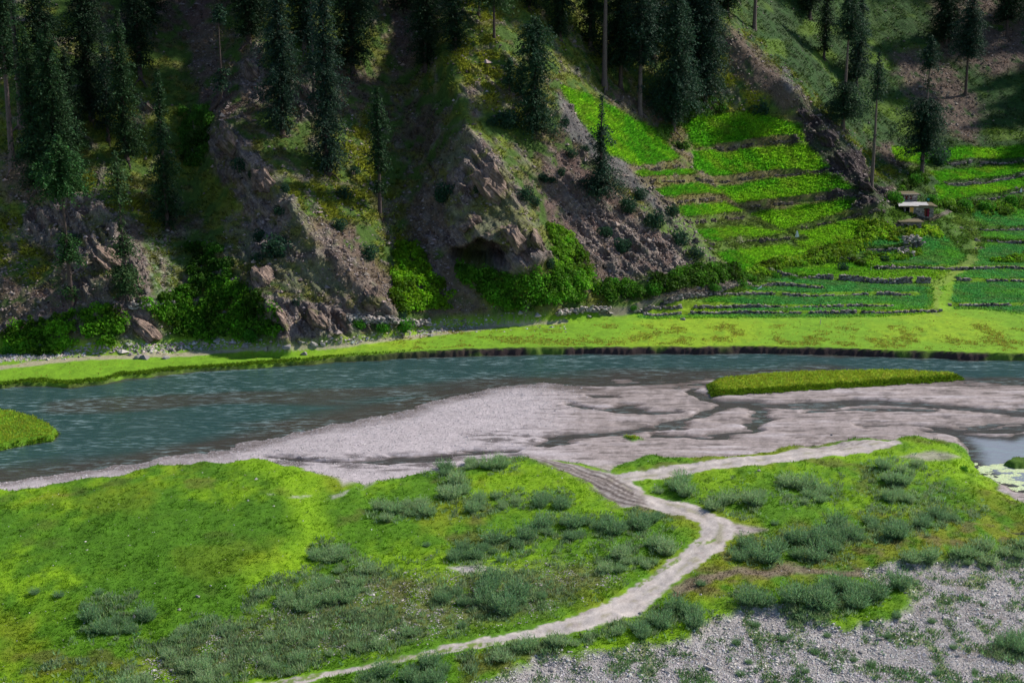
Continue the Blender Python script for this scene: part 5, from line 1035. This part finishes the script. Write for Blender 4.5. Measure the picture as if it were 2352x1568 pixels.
for lab, pts, hgt in [('low dry wall on the grass left of the lane entrance', [(1280, 724), (1320, 719), (1370, 714), (1400, 714)], .7), ('built up stone edge of the left footpath above the slab crag', [(300, 708), (330, 706), (365, 704), (400, 700)], .8), ('rough stone bank with rubble under the middle footpath', [(800, 735), (860, 742), (920, 746), (990, 748)], .9), ('heap of grey field stones below the huts', [(2078, 562), (2092, 556), (2105, 560), (2118, 566)], 1.6), ('heap of stones on the slope left of the cabbage plots', [(2060, 590), (2080, 585), (2100, 592)], 1.2)]:
    mb = MB(); r = np.random.default_rng(len(lab))
    for a, b_ in zip(pts[:-1], pts[1:]):
        q = max(2, int(abs(b_[0]-a[0])/4))
        for t in np.arange(q)/q:
            p = find(a[0]+(b_[0]-a[0])*t, a[1]+(b_[1]-a[1])*t); z_ = 0
            while z_ < hgt*(.6+.6*r.random()):
                dz_ = .16+.14*r.random(); mb.box(p+[.2*r.normal(), -.2+.25*r.normal(), z_], (.35+.3*r.random(), .4, dz_), r.normal()*.5, .14, np.clip(np.array((.30, .27, .25))*(1+.35*r.normal()), .06, .6), .3*r.normal()); z_ += dz_*.8
    tag(mb.obj('stone_wall', M['stone']), lab, 'wall', 'dry stone terrace walls')
# ================================================================== HUTS
def rubble_face(mb, x0, x1, y, z0, z1, gaps=(), seed=1, along='x', dep=.18, col_=(.27, .235, .22)):
    r = np.random.default_rng(seed); z_ = z0
    while z_ < z1-.02:
        dz_ = min(.13+.10*r.random(), z1-z_); x_ = x0
        while x_ < x1:
            dx_ = min(.22+.28*r.random(), x1-x_+.02); c = x_+dx_/2
            if not any(g0 < c < g1 and h0 < z_+dz_/2 < h1 for g0, g1, h0, h1 in gaps):
                cc_ = np.clip(np.array(col_)*(1+.4*r.normal()), .04, .6); o_ = .04*r.normal()
                if along == 'x': mb.box((c, y+o_, z_+dz_/2), (dx_*.96, dep, dz_*.93), 0, .05, cc_)
                else: mb.box((y+o_, c, z_+dz_/2), (dep, dx_*.96, dz_*.93), 0, .05, cc_)
            x_ += dx_
        z_ += dz_
def hut(label, u0, u1, vb, vt, depth, style, rz=0):
    p = find((u0+u1)/2, vb); sc = p[1]/FPX; Wd = (u1-u0)*sc; H = (vb-vt)*sc*1.03
    e = empty('stone_hut', p+[0, 0, -.1], rz); tag(e, label, 'hut', None)
    return e, Wd, H
# middle hut: sheet roof, yellow door, maroon curtain
e, Wd, H = hut('stone hut with a white sheeted flat roof, yellow door and maroon curtain', 2084, 2143, 499, 472, 4, 0, -.04)
x0, x1 = -Wd/2, Wd/2; D_ = 4.2
q0 = x0+Wd*.10                                          # the left bay is open, dark and recessed
mb = MB(); rubble_face(mb, q0+.75, x1, 0, 0, H-.25, [(x1-1.85, x1-.75, .15, H-.45)], 1); rubble_face(mb, 0, D_, x1-.1, 0, H-.25, (), 2, 'y'); rubble_face(mb, 0, D_, x0-.5, 0, H-.25, (), 3, 'y'); rubble_face(mb, x0-.5, x1, D_, 0, H-.25, (), 4)
mb.obj('wall', M['stone'], e)
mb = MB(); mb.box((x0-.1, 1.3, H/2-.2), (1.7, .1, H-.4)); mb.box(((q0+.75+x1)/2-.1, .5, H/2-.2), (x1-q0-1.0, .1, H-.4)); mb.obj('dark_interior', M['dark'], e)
mb = MB(); mb.box((q0+.25, -.02, H*.44), (.75, .07, H*.84)); yd = mb.obj('door', M['yellow'], e)
mb = MB(); mb.box((q0-.17, -.04, H*.46), (.09, .14, H*.9)); mb.box((q0+.68, -.04, H*.46), (.09, .14, H*.9)); mb.obj('door_frame', M['palewood'], yd)
mb = MB()
for i in range(7): mb.box((x1-1.20+i*.065, -.03+.03*math.sin(i*2.1), H*.40), (.07, .05, H*.68), 0, .03)
mb.obj('curtain', M['maroon'], e)
mb = MB(); mb.box((x1-1.63, -.02, H*.42), (.42, .06, H*.62)); mb.obj('shutter', M['redwood'], e)
mb = MB(); mb.box((x1-1.30, -.08, H-.42), (1.5, .14, .09)); mb.obj('lintel', M['palewood'], e)
mb = MB(); mb.box((-.55, D_/2-.1, H-.12), (Wd+2.4, D_+1.0, .24), 0, .01); mb.box((x1-1.6, -.35, H+.06), (3.2, .5, .16), 0, .1); rf = mb.obj('roof', M['earthroof'], e)
# slightly rumpled sheet laid on the roof
nx, ny = 14, 10; gx, gy = np.meshgrid(np.linspace(x0-1.9, x1-1.0, nx), np.linspace(-.5, D_-.2, ny)); gz = H+.06+.09*fbm(gx*.8, gy*.8, 1, 3)+.10*(gy/D_); gx = gx+.5*(gy/D_); gz = np.where(gy < -.4, gz-.14, gz)
v_ = np.stack([gx, gy, gz], -1).reshape(-1, 3); f_ = (np.arange(ny-1)[:, None]*nx+np.arange(nx-1)[None]).ravel(); mesh_obj('roof_sheet', v_, np.stack([f_, f_+1, f_+nx+1, f_+nx], 1), M['sheet'], rf, smooth=True)
# upper hut
e, Wd, H = hut('upper stone hut with a plank edged flat earth roof and small red brown windows', 2062, 2106, 467, 445, 4, 1, .05)
x0, x1 = -Wd/2, Wd/2; D_ = 3.4
mb = MB(); rubble_face(mb, x0+1.1, x1, 0, 0, H-.2, [(x0+1.5, x0+1.9, H*.45, H*.85), (x0+2.4, x0+2.8, H*.45, H*.85)], 5); rubble_face(mb, 0, D_, x1-.1, 0, H-.2, (), 6, 'y'); rubble_face(mb, 0, D_, x0-.3, 0, H-.2, (), 7, 'y'); rubble_face(mb, x0-.3, x1, D_, 0, H-.2, (), 8)
mb.obj('wall', M['stone'], e)
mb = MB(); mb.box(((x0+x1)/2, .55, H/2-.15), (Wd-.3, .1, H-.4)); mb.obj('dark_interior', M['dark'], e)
for xc in (x0+1.7, x0+2.6):
    mb = MB(); mb.box((xc, .04, H*.65), (.34, .06, H*.36)); mb.obj('window', M['redwood'], e)
mb = MB(); mb.box((x0+.75, .02, H*.42), (.55, .07, H*.8)); mb.obj('door', M['redwood'], e)
mb = MB(); mb.box((-.3, D_/2, H-.06), (Wd+1.6, D_+.8, .2), 0, .015); rf = mb.obj('roof', M['earthroof'], e)
mb = MB(); mb.box((.5, -.45, H+.02), (Wd*.82, .12, .12)); mb.obj('roof_edge_plank', M['palewood'], rf)
mb = MB()
for i in range(6): mb.box((x0+1.0+i*.55, -.2, H-.20), (.11, .7, .11))
mb.obj('roof_beams', M['palewood'], rf)
# lowest hut, half sunk
e, Wd, H = hut('half buried lower stone hut with a bare earth roof among the shrubs', 2068, 2116, 524, 510, 3, 2, 0)
x0, x1 = -Wd/2, Wd/2; D_ = 3.
mb = MB(); rubble_face(mb, x0, x1, 0, -.2, H-.1, [(x0+.6, x0+1.4, 0, H*.8)], 9, col_=(.20, .16, .15)); rubble_face(mb, 0, D_, x1-.1, 0, H-.1, (), 10, 'y'); rubble_face(mb, 0, D_, x0+.1, 0, H-.1, (), 12, 'y'); mb.obj('wall', M['stone'], e)
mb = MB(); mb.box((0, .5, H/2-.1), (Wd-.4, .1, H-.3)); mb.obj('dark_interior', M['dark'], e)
mb = MB(); mb.box((0, D_/2, H), (Wd+.8, D_+.6, .18), 0, .02); mb.obj('roof', M['earthroof'], e)
# ================================================================== FLAGS AND SMALL THINGS
def flag(label, u, v, hpx, tri, mat='white'):
    p = find(u, v); sc = p[1]/FPX; h = hpx*sc; e = empty('flag', p); tag(e, label, 'flag', None)
    mb = MB(); mb.tube([(0, 0, -.2), (0, 0, h)], [.03, .02], 6); mb.obj('pole', M['timber'], e)
    t = np.array(tri)*sc; th = .015; n = len(t); V_ = np.concatenate([np.stack([t[:, 0], t[:, 0]*0-th, h+t[:, 1]], 1), np.stack([t[:, 0], t[:, 0]*0+th, h+t[:, 1]], 1)])
    V_[:, 1] += .06*np.sin(V_[:, 0]*4+V_[:, 2]*3)
    F_ = [[0, 1, 2, 3], [7, 6, 5, 4], [0, 4, 5, 1], [1, 5, 6, 2], [2, 6, 7, 3], [3, 7, 4, 0]]; mesh_obj('cloth', V_, np.array(F_), M[mat], e)
flag('white pennant hanging on a pole at the corner of the bright terrace', 1829, 556, 26, [(-3, -16), (6, -14), (2, 0), (-1, 0)])
flag('white triangular pennant blowing left on the wall of the lowest fields', 1749, 676, 20, [(-12, -11), (0, -7), (0, 0), (-1, -1)])
flag('short white rag on a stake at the right edge of the upper fields', 2344, 447, 14, [(-2, -9), (3, -9), (2, 0), (-1, 0)])
for u, v, mt, lab, nm in [(2132, 462, 'teal', 'turquoise bucket on the bank right of the upper hut', 'bucket')]:
    p = find(u, v); mb = MB(); mb.tube([(0, 0, 0), (0, 0, .5)], [.22, .32], 10); mb.tube([(0, 0, .02), (0, 0, .05)], [.2, .2], 10); o = mb.obj(nm, M[mt]); o.location = p; tag(o, lab, 'bucket')
p = find(2148, 460); mb = MB(); mb.box((0, 0, .15), (.6, .45, .3), .2, .12, (.6, .5, .45)); mb.box((.1, .02, .36), (.34, .3, .16), .5, .15, (.62, .55, .5)); o = mb.obj('sack', M['palewood']); o.location = p; tag(o, 'pale sack lying on the hedge bank right of the upper hut', 'sack')
# a few stakes in the fields
for i, (u, v, lab) in enumerate([(2000, 623, 'thin pale stake in the broad lower field left of the stone heap'), (1884, 745, 'grey post on the grassy bank at the top of the far meadow')]):
    p = find(u, v); mb = MB(); mb.tube([(0, 0, -.2), (.05, 0, .9)], [.06, .05], 6); o = mb.obj('stake', M['palewood']); o.location = p; tag(o, lab, 'stake')
# ================================================================== POND ALGAE
na = 230; ax_, ay_ = np.meshgrid(np.linspace(0, 1, na), np.linspace(0, 1, na)); c0 = wp([(2230, 1140), (2480, 1050)], WZ)
ax_ = c0[0, 0]+(c0[1, 0]-c0[0, 0])*ax_; ay_ = c0[0, 1]+(c0[1, 1]-c0[0, 1])*ay_
f_ = (np.arange(na-1)[:, None]*na+np.arange(na-1)[None]).ravel(); fx, fy = ax_.ravel()[f_], ay_.ravel()[f_]
kp = (fbm(fx*.4, fy*.6, 5, 5)+.35*fbm(fx*1.8, fy*1.9, 2, 3) > -.16+1.4*ss(.72, 1, (fx-c0[0, 0])/(c0[1, 0]-c0[0, 0]))+.9*ss(.7, 1, (fy-c0[0, 1])/(c0[1, 1]-c0[0, 1]))) & (sdf(POND, fx, fy, 5.) > -1.5)
F_ = np.stack([f_, f_+1, f_+na+1, f_+na], 1)[kp]; uq, inv = np.unique(F_, return_inverse=True); vv = np.stack([ax_.ravel(), ay_.ravel(), 0*ax_.ravel()+WZ+.006], 1)[uq]
tag(mesh_obj('pond_algae', vv, inv.reshape(-1, 4), M['stone'], col=hcol(len(vv), (.46, .54, .32), .2)), 'pale green algae floating on the still pond at the right edge', kind='stuff')
print('objects', len(bpy.data.objects))
